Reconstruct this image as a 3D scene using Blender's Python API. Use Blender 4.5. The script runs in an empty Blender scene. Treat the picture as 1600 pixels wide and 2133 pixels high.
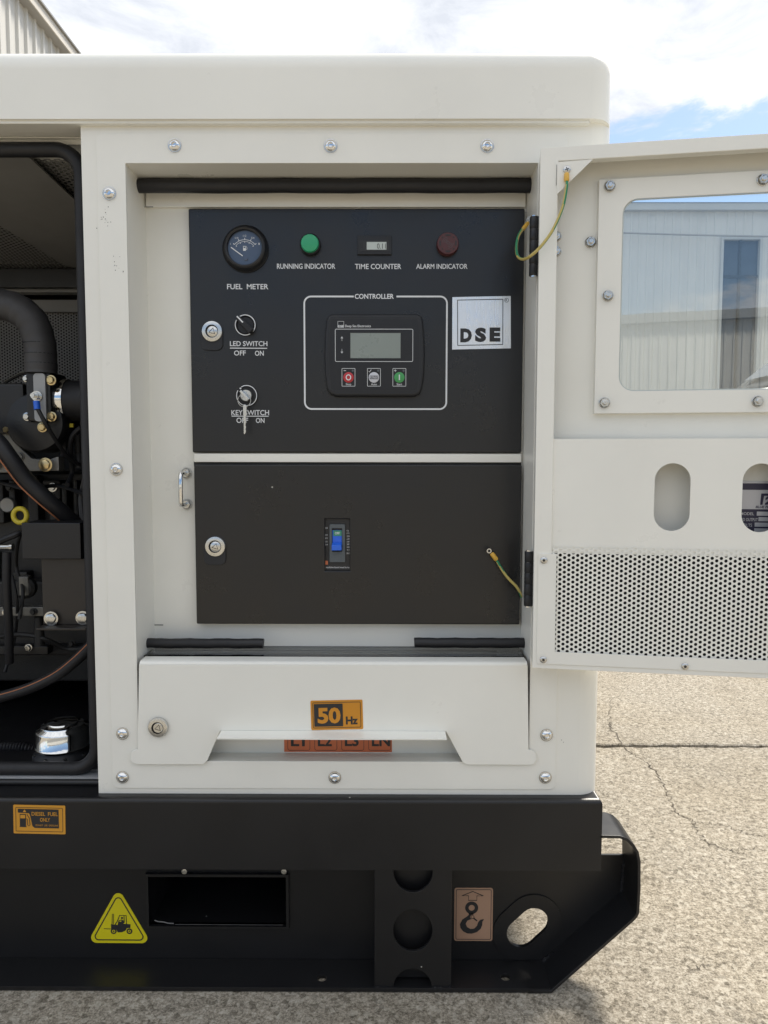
import bpy, bmesh, math, random
from math import radians, sin, cos, pi, sqrt, tan
from mathutils import Vector, Matrix
from mathutils.geometry import tessellate_polygon

random.seed(7)
S = bpy.context.scene
COL = S.collection

# ------------------------------------------------------------------ camera
F, CX, CY = 1520.0, 800.0, 1066.5            # focal length and centre, in pixels of the 1600 x 2133 photograph
CAM_H = 0.756
PITCH, YAW, ROLL = radians(4.08), radians(0.263), radians(0.072)
FW = Vector((-sin(YAW)*cos(PITCH), cos(YAW)*cos(PITCH), -sin(PITCH)))
RT = FW.cross(Vector((0, 0, 1))).normalized()
UP = RT.cross(FW)
RT, UP = RT*cos(ROLL)+UP*sin(ROLL), UP*cos(ROLL)-RT*sin(ROLL)
CAM = Vector((0, -1.0, CAM_H))
cd = bpy.data.cameras.new('camera'); cam = bpy.data.objects.new('camera', cd); COL.objects.link(cam)
cam.matrix_world = Matrix(((RT.x, UP.x, -FW.x, CAM.x), (RT.y, UP.y, -FW.y, CAM.y), (RT.z, UP.z, -FW.z, CAM.z), (0, 0, 0, 1)))
cd.sensor_fit = 'HORIZONTAL'; cd.sensor_width = 36; cd.lens = 36*F/1600
cd.clip_start = 0.05; cd.clip_end = 1500
S.camera = cam

# ------------------------------------------------------------------ sky, sun, exposure
SUN_EL, SUN_AZ = radians(52), radians(38)     # behind the machine, to the right (azimuth from +Y towards +X)
SUN = Vector((sin(SUN_AZ)*cos(SUN_EL), cos(SUN_AZ)*cos(SUN_EL), sin(SUN_EL)))
W = bpy.data.worlds.new('World'); S.world = W; W.use_nodes = True
nt = W.node_tree; nt.nodes.clear()
def wn(t, **k):
    n = nt.nodes.new(t)
    for a, b in k.items(): setattr(n, a, b)
    return n
def wmath(op, a, b=None, c=None):
    n = wn('ShaderNodeMath', operation=op)
    for i, v in enumerate((a, b, c)):
        if v is None: continue
        if isinstance(v, (int, float)): n.inputs[i].default_value = v
        else: nt.links.new(v, n.inputs[i])
    return n.outputs[0]
sky = wn('ShaderNodeTexSky', sky_type='NISHITA'); sky.sun_disc = False
sky.sun_elevation = SUN_EL; sky.sun_rotation = SUN_AZ; sky.air_density = 1.0; sky.dust_density = 0.6; sky.ozone_density = 1.5
tc = wn('ShaderNodeTexCoord'); sep = wn('ShaderNodeSeparateXYZ'); nt.links.new(tc.outputs['Generated'], sep.inputs[0])
mp = wn('ShaderNodeMapping'); mp.inputs['Scale'].default_value = (1, 1, 2.2); mp.inputs['Location'].default_value = (3.1, 1.7, 0.4)
nt.links.new(tc.outputs['Generated'], mp.inputs[0])
nz = wn('ShaderNodeTexNoise'); nz.inputs['Scale'].default_value = 6.5; nz.inputs['Detail'].default_value = 10; nz.inputs['Roughness'].default_value = 0.64
nz.inputs['Distortion'].default_value = 0.25
nt.links.new(mp.outputs[0], nz.inputs['Vector'])
nz2 = wn('ShaderNodeTexNoise'); nz2.inputs['Scale'].default_value = 5.5; nz2.inputs['Detail'].default_value = 9; nz2.inputs['Roughness'].default_value = 0.62
nz2.inputs['Distortion'].default_value = 0.4
nt.links.new(mp.outputs[0], nz2.inputs['Vector'])
z = sep.outputs['Z']
# a broken cloud deck from about 24 degrees up, clear air below it, low heaps of cloud near the horizon
deck = wn('ShaderNodeMapRange'); deck.inputs[1].default_value = 0.338; deck.inputs[2].default_value = 0.430; deck.inputs[3].default_value = -0.42; deck.inputs[4].default_value = 0.36
nt.links.new(z, deck.inputs[0])
low = wn('ShaderNodeMapRange'); low.inputs[1].default_value = 0.16; low.inputs[2].default_value = 0.31; low.inputs[3].default_value = 0.46; low.inputs[4].default_value = 0.0
nt.links.new(z, low.inputs[0])
den = wmath('ADD', wmath('ADD', nz.outputs[0], deck.outputs[0]), low.outputs[0])
msk = wn('ShaderNodeMapRange', interpolation_type='SMOOTHSTEP'); msk.inputs[1].default_value = 0.44; msk.inputs[2].default_value = 0.60
nt.links.new(den, msk.inputs[0])
cr = wn('ShaderNodeValToRGB'); cr.color_ramp.elements[0].position = 0.36; cr.color_ramp.elements[0].color = (0.60, 0.63, 0.69, 1)
cr.color_ramp.elements[1].position = 0.66; cr.color_ramp.elements[1].color = (0.97, 0.98, 1.0, 1)
nt.links.new(nz2.outputs[0], cr.inputs[0])
bg1 = wn('ShaderNodeBackground'); bg1.inputs[1].default_value = 0.05; nt.links.new(sky.outputs[0], bg1.inputs[0])
bg2 = wn('ShaderNodeBackground'); bg2.inputs[1].default_value = 0.405; nt.links.new(cr.outputs[0], bg2.inputs[0])
mx = wn('ShaderNodeMixShader'); nt.links.new(msk.outputs[0], mx.inputs[0]); nt.links.new(bg1.outputs[0], mx.inputs[1]); nt.links.new(bg2.outputs[0], mx.inputs[2])
wo = wn('ShaderNodeOutputWorld'); nt.links.new(mx.outputs[0], wo.inputs[0])
sl = bpy.data.lights.new('sun', 'SUN'); sl.energy = 1.5; sl.angle = radians(12); sl.color = (1.0, 0.93, 0.82)
so = bpy.data.objects.new('sun', sl); COL.objects.link(so); so.rotation_euler = (-SUN).to_track_quat('-Z', 'Y').to_euler(); so.location = (2, 3, 6)
S.view_settings.view_transform = 'Standard'; S.view_settings.look = 'None'
S.view_settings.exposure = 1.74; S.view_settings.gamma = 1.0; S.view_settings.use_curve_mapping = False
S.render.engine = 'CYCLES'
S.cycles.max_bounces = 8; S.cycles.transparent_max_bounces = 12; S.cycles.use_denoising = True
S.cycles.caustics_reflective = False; S.cycles.caustics_refractive = False

# ------------------------------------------------------------------ materials
def lin(c):
    return tuple(((v/255)/12.92 if v/255 <= 0.04045 else ((v/255+0.055)/1.055)**2.4) for v in c)
class Mat:
    def __init__(s, name):
        s.m = bpy.data.materials.new(name); s.m.use_nodes = True; s.t = s.m.node_tree; s.b = s.t.nodes['Principled BSDF']
        s.co = s.t.nodes.new('ShaderNodeTexCoord').outputs['Object']
    def n(s, t, **k):
        n = s.t.nodes.new(t)
        for a, b in k.items(): setattr(n, a, b)
        return n
    def link(s, a, b): s.t.links.new(a, b)
    def noise(s, scale, detail=4, rough=0.55, vec=None):
        n = s.n('ShaderNodeTexNoise'); n.inputs['Scale'].default_value = scale; n.inputs['Detail'].default_value = detail; n.inputs['Roughness'].default_value = rough
        s.link(vec or s.co, n.inputs['Vector']); return n.outputs[0]
    def ramp(s, fac, stops):
        r = s.n('ShaderNodeValToRGB'); e = r.color_ramp.elements
        while len(e) < len(stops): e.new(0.5)
        for el, (p, c) in zip(e, stops): el.position = p; el.color = (*c, 1) if len(c) == 3 else c
        s.link(fac, r.inputs[0]); return r.outputs[0]
    def mix(s, fac, a, b, mode='MIX'):
        m = s.n('ShaderNodeMix', data_type='RGBA', blend_type=mode)
        for i, v in ((0, fac), (6, a), (7, b)):
            if isinstance(v, (int, float)): m.inputs[i].default_value = v
            elif isinstance(v, tuple): m.inputs[i].default_value = (*v, 1)
            else: s.link(v, m.inputs[i])
        return m.outputs[2]
    def math(s, op, a, b=0.0):
        m = s.n('ShaderNodeMath', operation=op)
        for i, v in enumerate((a, b)):
            if isinstance(v, (int, float)): m.inputs[i].default_value = v
            else: s.link(v, m.inputs[i])
        return m.outputs[0]
    def rng(s, v, a, b, c, d):
        m = s.n('ShaderNodeMapRange'); s.link(v, m.inputs[0])
        for i, x in enumerate((a, b, c, d)): m.inputs[i+1].default_value = x
        return m.outputs[0]
    def bump(s, h, strength, dist):
        b = s.n('ShaderNodeBump'); b.inputs['Strength'].default_value = strength; b.inputs['Distance'].default_value = dist
        s.link(h, b.inputs['Height']); s.link(b.outputs[0], s.b.inputs['Normal'])
    def col(s, v):
        if isinstance(v, tuple): s.b.inputs['Base Color'].default_value = (*v, 1)
        else: s.link(v, s.b.inputs['Base Color'])
    def rough(s, v):
        if isinstance(v, (int, float)): s.b.inputs['Roughness'].default_value = v
        else: s.link(v, s.b.inputs['Roughness'])

def paint(name, c, rough=0.35, var=0.05, peel=0.03, specks=None, metal=0.0, spec=0.5, dirt=None):
    """coated or plastic surface: faint tone drift, uneven gloss, orange peel; optional specks of dust"""
    M = Mat(name); n1 = M.noise(6, 5)
    lo = tuple(v*(1-var) for v in c); hi = tuple(min(1, v*(1+var)) for v in c)
    colr = M.ramp(n1, [(0.3, lo), (0.7, hi)])
    if dirt:
        d = M.rng(M.noise(28, 7, 0.7), 0.6, 0.8, 0, 0.35); colr = M.mix(d, colr, dirt)
    if specks:
        v = M.n('ShaderNodeTexVoronoi'); v.inputs['Scale'].default_value = specks[0]; M.link(M.co, v.inputs['Vector'])
        sp = M.n('ShaderNodeSeparateColor'); M.link(v.outputs['Color'], sp.inputs[0])
        near = M.math('LESS_THAN', v.outputs['Distance'], M.math('MULTIPLY', sp.outputs[1], specks[2])); some = M.math('GREATER_THAN', sp.outputs[0], specks[1])
        colr = M.mix(M.math('MULTIPLY', near, some), colr, specks[3])
    M.col(colr); M.b.inputs['Metallic'].default_value = metal; M.b.inputs['Specular IOR Level'].default_value = spec
    M.rough(M.rng(M.noise(11, 6, 0.65), 0.3, 0.7, rough*0.78, rough*1.25))
    if peel: M.bump(M.noise(420, 2), peel, 0.0006)
    return M.m
dust = (0.45, 0.44, 0.41)
CREAM = paint('cream_powder_coat', (0.83, 0.82, 0.762), 0.33, 0.03, 0.07, specks=(38, 0.93, 0.035, (0.30, 0.28, 0.24)))
CREAM2 = paint('cream_powder_coat_grimy', (0.82, 0.81, 0.752), 0.38, 0.04, 0.03, specks=(80, 0.92, 0.05, (0.2, 0.19, 0.17)))
BLACKP = paint('black_control_panel_coat', (0.0044, 0.0049, 0.0066), 0.31, 0.06, 0.10, specks=(30, 0.90, 0.05, dust), spec=0.6)
BLACKB = paint('black_base_coat', (0.009, 0.009, 0.010), 0.36, 0.1, 0.08, specks=(40, 0.90, 0.08, dust), spec=0.5)
TAPE = paint('wrapped_black_tape', (0.055, 0.053, 0.054), 0.5, 0.2, 0.3)
RUBBER = paint('black_rubber', (0.011, 0.011, 0.013), 0.55, 0.12, 0.25, specks=(140, 0.9, 0.05, dust))
FOAM = paint('dark_foam_lining', (0.012, 0.012, 0.012), 0.95, 0.2, 0.6)
PLASTIC = paint('black_plastic', (0.009, 0.0095, 0.012), 0.42, 0.06, 0.1)
PLAST2 = paint('matt_dark_grey_plastic', (0.013, 0.014, 0.017), 0.5, 0.05, 0.05)
GREYPL = paint('breaker_grey_plastic', (0.09, 0.105, 0.115), 0.45, 0.05, 0.1)
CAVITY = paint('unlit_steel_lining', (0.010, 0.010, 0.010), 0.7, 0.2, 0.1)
ENGINE = paint('black_engine_paint', (0.009, 0.009, 0.010), 0.4, 0.25, 0.5, dirt=(0.05, 0.05, 0.05))
CASTING = paint('dark_cast_iron', (0.018, 0.0175, 0.017), 0.6, 0.35, 0.9, dirt=(0.08, 0.075, 0.07))
ALLOY = paint('dull_cast_alloy', (0.22, 0.215, 0.20), 0.5, 0.3, 0.6, metal=0.7, dirt=(0.1, 0.1, 0.09))
GREYBAY = paint('grey_baffle_paint', (0.22, 0.217, 0.21), 0.6, 0.1, 0.1)
LIGHTGREY = paint('pale_grey_primer', (0.36, 0.37, 0.38), 0.5, 0.08, 0.1)
CHROME = paint('bright_chrome', (0.78, 0.78, 0.77), 0.07, 0.03, 0.0, metal=1.0)
STEEL = paint('zinc_plated_steel', (0.62, 0.62, 0.60), 0.24, 0.12, 0.05, metal=1.0)
BRASS = paint('yellow_passivated_steel', (0.60, 0.47, 0.25), 0.3, 0.15, 0.05, metal=1.0)
WHITEINK = paint('white_ink', (0.74, 0.76, 0.78), 0.5, 0.04, 0)
INK = paint('black_ink', (0.022, 0.022, 0.024), 0.45, 0.05, 0)
ORANGE = paint('orange_vinyl', (0.60, 0.25, 0.018), 0.42, 0.05, 0.02)
ORANGED = paint('deep_orange_vinyl', (0.62, 0.17, 0.07), 0.45, 0.05, 0.02)
AMBER = paint('amber_vinyl', (0.64, 0.30, 0.03), 0.42, 0.05, 0.02)
YELLOW = paint('yellow_vinyl', (0.72, 0.62, 0.012), 0.42, 0.05, 0.02)
COPPERY = paint('copper_vinyl', (0.44, 0.27, 0.18), 0.38, 0.06, 0.02)
GREENL = paint('green_lens', (0.03, 0.36, 0.17), 0.3, 0.05, 0)
REDB = paint('red_button', (0.50, 0.03, 0.04), 0.4, 0.04, 0)
WHITEB = paint('pale_button', (0.62, 0.63, 0.68), 0.4, 0.03, 0)
GREENB = paint('green_button', (0.06, 0.33, 0.10), 0.4, 0.04, 0)
MAROON = paint('maroon_plastic', (0.085, 0.024, 0.026), 0.45, 0.06, 0.05)
LCD = paint('grey_green_liquid_crystal', (0.25, 0.285, 0.265), 0.3, 0.03, 0)
LCDP = paint('pale_liquid_crystal', (0.55, 0.60, 0.58), 0.3, 0.03, 0)
DIAL = paint('dark_dial', (0.085, 0.112, 0.17), 0.12, 0.04, 0)
BLUE = paint('blue_plastic', (0.025, 0.14, 0.72), 0.35, 0.05, 0.05)
GREENT = paint('green_tag', (0.05, 0.26, 0.16), 0.4, 0.05, 0)
WIREY = paint('yellow_insulation', (0.50, 0.40, 0.12), 0.4, 0.08, 0)
WIREG = paint('green_insulation', (0.02, 0.22, 0.10), 0.4, 0.08, 0)
CRIMP = paint('amber_crimp_sleeve', (0.72, 0.42, 0.06), 0.4, 0.06, 0)
DIPSTICK = paint('yellow_loop_plastic', (0.62, 0.50, 0.04), 0.4, 0.1, 0.05, dirt=(0.25, 0.2, 0.05))
RUST = paint('orange_hose_line', (0.42, 0.16, 0.07), 0.6, 0.1, 0)
BROWNBLK = paint('brown_black_bracket', (0.028, 0.023, 0.019), 0.45, 0.1, 0.1)
BADGE = paint('silver_print', (0.55, 0.55, 0.58), 0.35, 0.05, 0, metal=0.3)
PURPLE = paint('violet_black_ink', (0.03, 0.025, 0.06), 0.4, 0.05, 0)

def foil():
    M = Mat('brushed_silver_foil'); M.col((0.80, 0.81, 0.82)); M.b.inputs['Metallic'].default_value = 1.0
    mpn = M.n('ShaderNodeMapping'); mpn.inputs['Scale'].default_value = (900, 1, 12); M.link(M.co, mpn.inputs[0])
    br = M.noise(1.0, 2, 0.5, mpn.outputs[0]); dimp = M.noise(330, 2)
    area = M.rng(M.noise(22, 2), 0.42, 0.58, 0, 1)
    M.rough(M.rng(br, 0.3, 0.7, 0.24, 0.40))
    M.bump(M.math('ADD', M.math('MULTIPLY', br, 0.12), M.math('MULTIPLY', M.math('MULTIPLY', dimp, area), 1.0)), 0.35, 0.0012); return M.m
FOIL = foil()
def clear(name, ior, tint, gain=1.0):
    m = bpy.data.materials.new(name); m.use_nodes = True; t = m.node_tree; t.nodes.clear()
    tr = t.nodes.new('ShaderNodeBsdfTransparent'); tr.inputs[0].default_value = (*tint, 1)
    gl = t.nodes.new('ShaderNodeBsdfGlossy'); gl.inputs['Roughness'].default_value = 0.004; gl.inputs[0].default_value = (1, 1, 1, 1)
    fr = t.nodes.new('ShaderNodeFresnel'); fr.inputs[0].default_value = ior
    co = t.nodes.new('ShaderNodeTexCoord'); nn = t.nodes.new('ShaderNodeTexNoise'); nn.inputs['Scale'].default_value = 5
    t.links.new(co.outputs['Object'], nn.inputs['Vector'])
    bp = t.nodes.new('ShaderNodeBump'); bp.inputs['Strength'].default_value = 0.03; bp.inputs['Distance'].default_value = 0.004
    t.links.new(nn.outputs[0], bp.inputs['Height']); t.links.new(bp.outputs[0], gl.inputs['Normal'])
    mx = t.nodes.new('ShaderNodeMixShader'); o = t.nodes.new('ShaderNodeOutputMaterial')
    t.links.new(fr.outputs[0], mx.inputs[0]); t.links.new(tr.outputs[0], mx.inputs[1]); t.links.new(gl.outputs[0], mx.inputs[2]); t.links.new(mx.outputs[0], o.inputs[0])
    return m
ACRYLIC = clear('clear_acrylic_window', 2.0, (0.92, 0.95, 0.94))
SHELF = clear('smoky_acrylic_shelf', 1.5, (0.62, 0.63, 0.60))

def concrete():
    M = Mat('weathered_aggregate_concrete')
    big = M.noise(1.1, 7, 0.65); mid = M.noise(5, 7, 0.7); fine = M.noise(260, 6, 0.85); coarse = M.noise(90, 6, 0.8); hue = M.noise(2.6, 5, 0.6)
    f = M.math('ADD', M.math('MULTIPLY', fine, 0.6), M.math('MULTIPLY', coarse, 0.4))
    c = M.ramp(f, [(0.38, (0.05, 0.043, 0.033)), (0.45, (0.19, 0.168, 0.132)), (0.51, (0.355, 0.318, 0.258)), (0.60, (0.60, 0.555, 0.475))])
    v = M.n('ShaderNodeTexVoronoi'); v.inputs['Scale'].default_value = 150; M.link(M.co, v.inputs['Vector'])
    sp = M.n('ShaderNodeSeparateColor'); M.link(v.outputs['Color'], sp.inputs[0])
    c = M.mix(M.math('MULTIPLY', M.math('GREATER_THAN', sp.outputs[0], 0.88), 0.35), c, (0.62, 0.58, 0.50))
    c = M.mix(M.math('MULTIPLY', M.math('LESS_THAN', sp.outputs[1], 0.09), 0.45), c, (0.07, 0.06, 0.045))
    c = M.mix(M.rng(hue, 0.38, 0.62, 0, 0.35), c, (0.97, 0.91, 0.80), 'MULTIPLY')
    c = M.mix(M.rng(big, 0.42, 0.66, 0, 0.45), c, (0.62, 0.62, 0.62), 'MULTIPLY'); c = M.mix(M.rng(mid, 0.55, 0.75, 0, 0.6), c, (0.55, 0.54, 0.53), 'MULTIPLY')
    spot = M.rng(M.noise(3.1, 7, 0.75), 0.64, 0.74, 0, 0.55); c = M.mix(spot, c, (0.10, 0.095, 0.088))
    pale = M.rng(M.noise(2.0, 7, 0.75), 0.30, 0.40, 0.30, 0); c = M.mix(pale, c, (0.52, 0.49, 0.43))
    M.col(c); M.rough(0.9); M.b.inputs['Specular IOR Level'].default_value = 0.25
    M.bump(f, 0.5, 0.003)
    return M.m
CONCRETE = concrete()
JOINT = paint('dirty_joint_filler', (0.085, 0.077, 0.066), 0.95, 0.3, 0.5)
CRACK = paint('dark_crack', (0.085, 0.072, 0.055), 0.95, 0.3, 0.2)
def siding(name, c):
    M = Mat(name); n = M.noise(1.3, 5)
    mpn = M.n('ShaderNodeMapping'); mpn.inputs['Scale'].default_value = (6, 6, 0.25); M.link(M.co, mpn.inputs[0])
    M.col(M.mix(M.rng(M.noise(1.0, 5, 0.6, mpn.outputs[0]), 0.4, 0.8, 0, 0.3), M.ramp(n, [(0.3, tuple(v*0.94 for v in c)), (0.7, c)]), tuple(v*0.75 for v in c)))
    M.rough(0.5); return M.m
SIDING = siding('pale_grey_sheet_cladding', (0.71, 0.70, 0.675)); SIDINGW = siding('off_white_sheet_cladding', (0.66, 0.65, 0.61))
FASCIA = siding('painted_fascia', (0.56, 0.57, 0.57)); FASCIAW = siding('cream_fascia', (0.68, 0.64, 0.57)); SOFFIT = siding('grey_soffit', (0.40, 0.39, 0.37))
ROOFM = siding('grey_roof_sheet', (0.32, 0.32, 0.31)); DARKGLASS = paint('dark_window_glass', (0.05, 0.06, 0.08), 0.06, 0.1, 0)
CARP = paint('black_car_paint', (0.012, 0.013, 0.016), 0.3, 0.1, 0, spec=0.35); TYRE = paint('tyre_rubber', (0.015, 0.015, 0.015), 0.8, 0.1, 0.3)
BARK = paint('brown_bark', (0.12, 0.09, 0.065), 0.9, 0.3, 0.6); LEAF = paint('deep_green_leaf', (0.035, 0.075, 0.025), 0.5, 0.3, 0)
POLEM = paint('galvanised_pole', (0.33, 0.34, 0.34), 0.5, 0.1, 0.1, metal=0.5)

# ------------------------------------------------------------------ mesh helpers
class MB:
    def __init__(s): s.v = []; s.f = []; s.m = []
    def add(s, vs, fs, mi=0):
        o = len(s.v); s.v += [tuple(p) for p in vs]; s.f += [tuple(i+o for i in f) for f in fs]; s.m += [mi]*len(fs)
    def box(s, x0, x1, y0, y1, z0, z1, mi=0):
        s.add([(x0, y0, z0), (x1, y0, z0), (x1, y1, z0), (x0, y1, z0), (x0, y0, z1), (x1, y0, z1), (x1, y1, z1), (x0, y1, z1)],
              [(0, 3, 2, 1), (4, 5, 6, 7), (0, 1, 5, 4), (1, 2, 6, 5), (2, 3, 7, 6), (3, 0, 4, 7)], mi)
    def plate(s, outer, holes, y0, y1, mi=0, back=True):
        """sheet in the x-z plane between depths y0 (front) and y1, with real holes"""
        loops = [outer]+list(holes); flat = [p for l in loops for p in l]; n = len(flat)
        tris = tessellate_polygon([[Vector((p[0], p[1], 0)) for p in l] for l in loops])
        vs = [(p[0], y0, p[1]) for p in flat]+[(p[0], y1, p[1]) for p in flat]
        fs = [tuple(t) for t in tris]
        if back: fs += [tuple(i+n for i in reversed(t)) for t in tris]
        o = 0
        for l in loops:
            k = len(l)
            for i in range(k):
                a, b = o+i, o+(i+1) % k; fs.append((a, b, b+n, a+n))
            o += k
        s.add(vs, fs, mi)
    def sleeve(s, loop, y0, y1, mi=0):
        k = len(loop); s.add([(p[0], y0, p[1]) for p in loop]+[(p[0], y1, p[1]) for p in loop], [(i, (i+1) % k, (i+1) % k+k, i+k) for i in range(k)], mi)
    def lathe(s, x, y, zc, prof, n=24, mi=0, axis='y', rot=0.0):
        """prof: (radius, distance towards the viewer) pairs"""
        rings = []; vs = []
        for r, d in prof:
            ring = []
            for i in range(n if r > 1e-7 else 1):
                a = 2*pi*i/n+rot
                if axis == 'y': p = (x+r*cos(a), y-d, zc+r*sin(a))
                elif axis == 'z': p = (x+r*cos(a), y+r*sin(a), zc+d)
                else: p = (x+d, y+r*cos(a), zc+r*sin(a))
                ring.append(len(vs)); vs.append(p)
            rings.append(ring)
        fs = []
        for a, b in zip(rings, rings[1:]):
            for i in range(n):
                j = (i+1) % n
                if len(a) == 1 and len(b) == 1: continue
                if len(a) == 1: fs.append((a[0], b[i], b[j]))
                elif len(b) == 1: fs.append((a[i], b[0], a[j]))
                else: fs.append((a[i], b[i], b[j], a[j]))
        s.add(vs, fs, mi)
    def tube(s, pts, r, n=10, closed=False, mi=0, caps=True, mfun=None):
        pts = [Vector(p) for p in pts]; k = len(pts); rr = r if callable(r) else (lambda t: r)
        tang = []
        for i in range(k):
            a = pts[(i-1) % k] if (closed or i > 0) else pts[i]; b = pts[(i+1) % k] if (closed or i < k-1) else pts[i]
            tang.append((b-a).normalized())
        up = Vector((0, 0, 1)) if abs(tang[0].z) < 0.9 else Vector((1, 0, 0))
        nrm = (up-tang[0]*up.dot(tang[0])).normalized(); base = len(s.v); vs = []; fs = []; ms = []
        for i in range(k):
            nrm = (nrm-tang[i]*nrm.dot(tang[i])).normalized(); bi = tang[i].cross(nrm); R = rr(i/max(1, k-1))
            for j in range(n):
                a = 2*pi*j/n; vs.append(pts[i]+(nrm*cos(a)+bi*sin(a))*R)
        for i in range(k if closed else k-1):
            i2 = (i+1) % k
            for j in range(n):
                j2 = (j+1) % n; fs.append((i*n+j, i*n+j2, i2*n+j2, i2*n+j)); ms.append(mfun(j/n, i/k) if mfun else mi)
        if caps and not closed:
            fs.append(tuple(reversed(range(n)))); fs.append(tuple(range((k-1)*n, k*n))); ms += [mi, mi]
        s.v += [tuple(p) for p in vs]; s.f += [tuple(i+base for i in f) for f in fs]; s.m += ms
    def text(s, body, box, y, bold=0.0, mi=0, shear=0.0):
        """lettering fitted to the box x0, x1, z0, z1 in the x-z plane"""
        cu = bpy.data.curves.new('t', 'FONT'); cu.body = body; cu.size = 1; cu.offset = bold; cu.resolution_u = 3; cu.fill_mode = 'FRONT'; cu.shear = shear
        ob = bpy.data.objects.new('t', cu); me = bpy.data.meshes.new_from_object(ob)
        vs = [v.co.copy() for v in me.vertices]
        if vs:
            ax, bx = min(v.x for v in vs), max(v.x for v in vs); ay, by = min(v.y for v in vs), max(v.y for v in vs)
            x0, x1, z0, z1 = box; kx = (x1-x0)/max(1e-6, bx-ax); kz = (z1-z0)/max(1e-6, by-ay)
            s.add([(x0+(v.x-ax)*kx, y, z0+(v.y-ay)*kz) for v in vs], [tuple(reversed(p.vertices)) if False else tuple(p.vertices) for p in me.polygons], mi)
        bpy.data.objects.remove(ob); bpy.data.curves.remove(cu); bpy.data.meshes.remove(me)
    def obj(s, name, mats, parent=None, bevel=0.0, seg=2, smooth=40, wn=False, label=None, edges=None, flip=True):
        me = bpy.data.meshes.new(name)
        bm = bmesh.new(); vl = [bm.verts.new(p) for p in s.v]
        for f, m in zip(s.f, s.m):
            try: bf = bm.faces.new([vl[i] for i in f]); bf.material_index = m
            except ValueError: pass
        bmesh.ops.remove_doubles(bm, verts=bm.verts, dist=1e-6)
        if flip: bmesh.ops.recalc_face_normals(bm, faces=bm.faces)
        if bevel:
            bmesh.ops.dissolve_limit(bm, angle_limit=0.002, verts=bm.verts, edges=bm.edges)
            es = [e for e in bm.edges if len(e.link_faces) == 2 and e.calc_face_angle(0) > radians(35) and (edges is None or edges(e))]
            bmesh.ops.bevel(bm, geom=es, offset=bevel, segments=seg, profile=0.5, affect='EDGES', clamp_overlap=True)
        if smooth:
            for f in bm.faces: f.smooth = True
            for e in bm.edges:
                if len(e.link_faces) != 2 or e.calc_face_angle(0) > radians(smooth): e.smooth = False
        bm.to_mesh(me); bm.free()
        for m in (mats if isinstance(mats, (list, tuple)) else [mats]): me.materials.append(m)
        o = bpy.data.objects.new(name, me); COL.objects.link(o)
        if parent: o.parent = parent
        if wn or bevel: o.modifiers.new('even_normals', 'WEIGHTED_NORMAL').keep_sharp = True
        if label: o['label'] = label
        return o
def inst(src, name, parent, loc, rot=(0, 0, 0), sc=1.0):
    o = bpy.data.objects.new(name, src); COL.objects.link(o); o.parent = parent; o.location = loc; o.rotation_euler = rot; o.scale = (sc, sc, sc); return o
def mesh_only(mb, name, mats, **k):
    o = mb.obj(name, mats, **k); me = o.data
    bpy.data.objects.remove(o); return me
def thing(name, label, cat, loc=(0, 0, 0), rz=0.0, group=None):
    o = bpy.data.objects.new(name, None); COL.objects.link(o); o.location = loc; o.rotation_euler = (0, 0, rz); o.empty_display_size = 0.1
    o['label'] = label; o['category'] = cat
    if group: o['group'] = group
    return o
def tag(o, label, cat, group=None):
    o['label'] = label; o['category'] = cat
    if group: o['group'] = group
    return o
def stuff(o): o['kind'] = 'stuff'; return o

# where a line of sight through the photograph meets a real plane of the scene (used to measure the place)
def ray(px, py): return FW*F+RT*(px-CX)-UP*(py-CY)
def P(px, py, Y):
    d = ray(px, py); t = (Y-CAM.y)/d.y; return (CAM.x+d.x*t, CAM.z+d.z*t)
def P3(px, py, Y): x, zz = P(px, py, Y); return Vector((x, Y, zz))
def G(px, py):
    d = ray(px, py); t = -CAM.z/d.z; return (CAM.x+d.x*t, CAM.y+d.y*t)
def BX(l, t, r, b, Y):
    a, c, d, e = P(l, t, Y), P(r, t, Y), P(l, b, Y), P(r, b, Y)
    return ((a[0]+d[0])/2, (c[0]+e[0])/2, (d[1]+e[1])/2, (a[1]+c[1])/2)
def SZ(n, Y): return n*(Y+1.0)/F          # n pixels at depth Y in metres
def rrect(x0, x1, z0, z1, r, n=6):
    r = max(1e-5, min(r, (x1-x0)/2-1e-6, (z1-z0)/2-1e-6)); pts = []
    for cx, cz, a0 in ((x1-r, z0+r, -90), (x1-r, z1-r, 0), (x0+r, z1-r, 90), (x0+r, z0+r, 180)):
        for i in range(n+1):
            a = radians(a0+90*i/n); pts.append((cx+r*cos(a), cz+r*sin(a)))
    return pts
def rect(x0, x1, z0, z1): return [(x0, z0), (x1, z0), (x1, z1), (x0, z1)]
def circ(x, zc, r, n=24, rz=None): return [(x+r*cos(2*pi*i/n), zc+(rz or r)*sin(2*pi*i/n)) for i in range(n)]
def inset(b, d): return (b[0]+d, b[1]-d, b[2]+d, b[3]-d)
def spline(pts, n=8):
    pts = [Vector(p) for p in pts]; out = []
    for i in range(len(pts)-1):
        p0 = pts[max(i-1, 0)]; p1 = pts[i]; p2 = pts[i+1]; p3 = pts[min(i+2, len(pts)-1)]
        for k in range(n):
            t = k/n; out.append(0.5*((2*p1)+(p2-p0)*t+(2*p0-5*p1+4*p2-p3)*t*t+(3*p1-p0-3*p2+p3)*t**3))
    out.append(pts[-1]); return out
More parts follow.
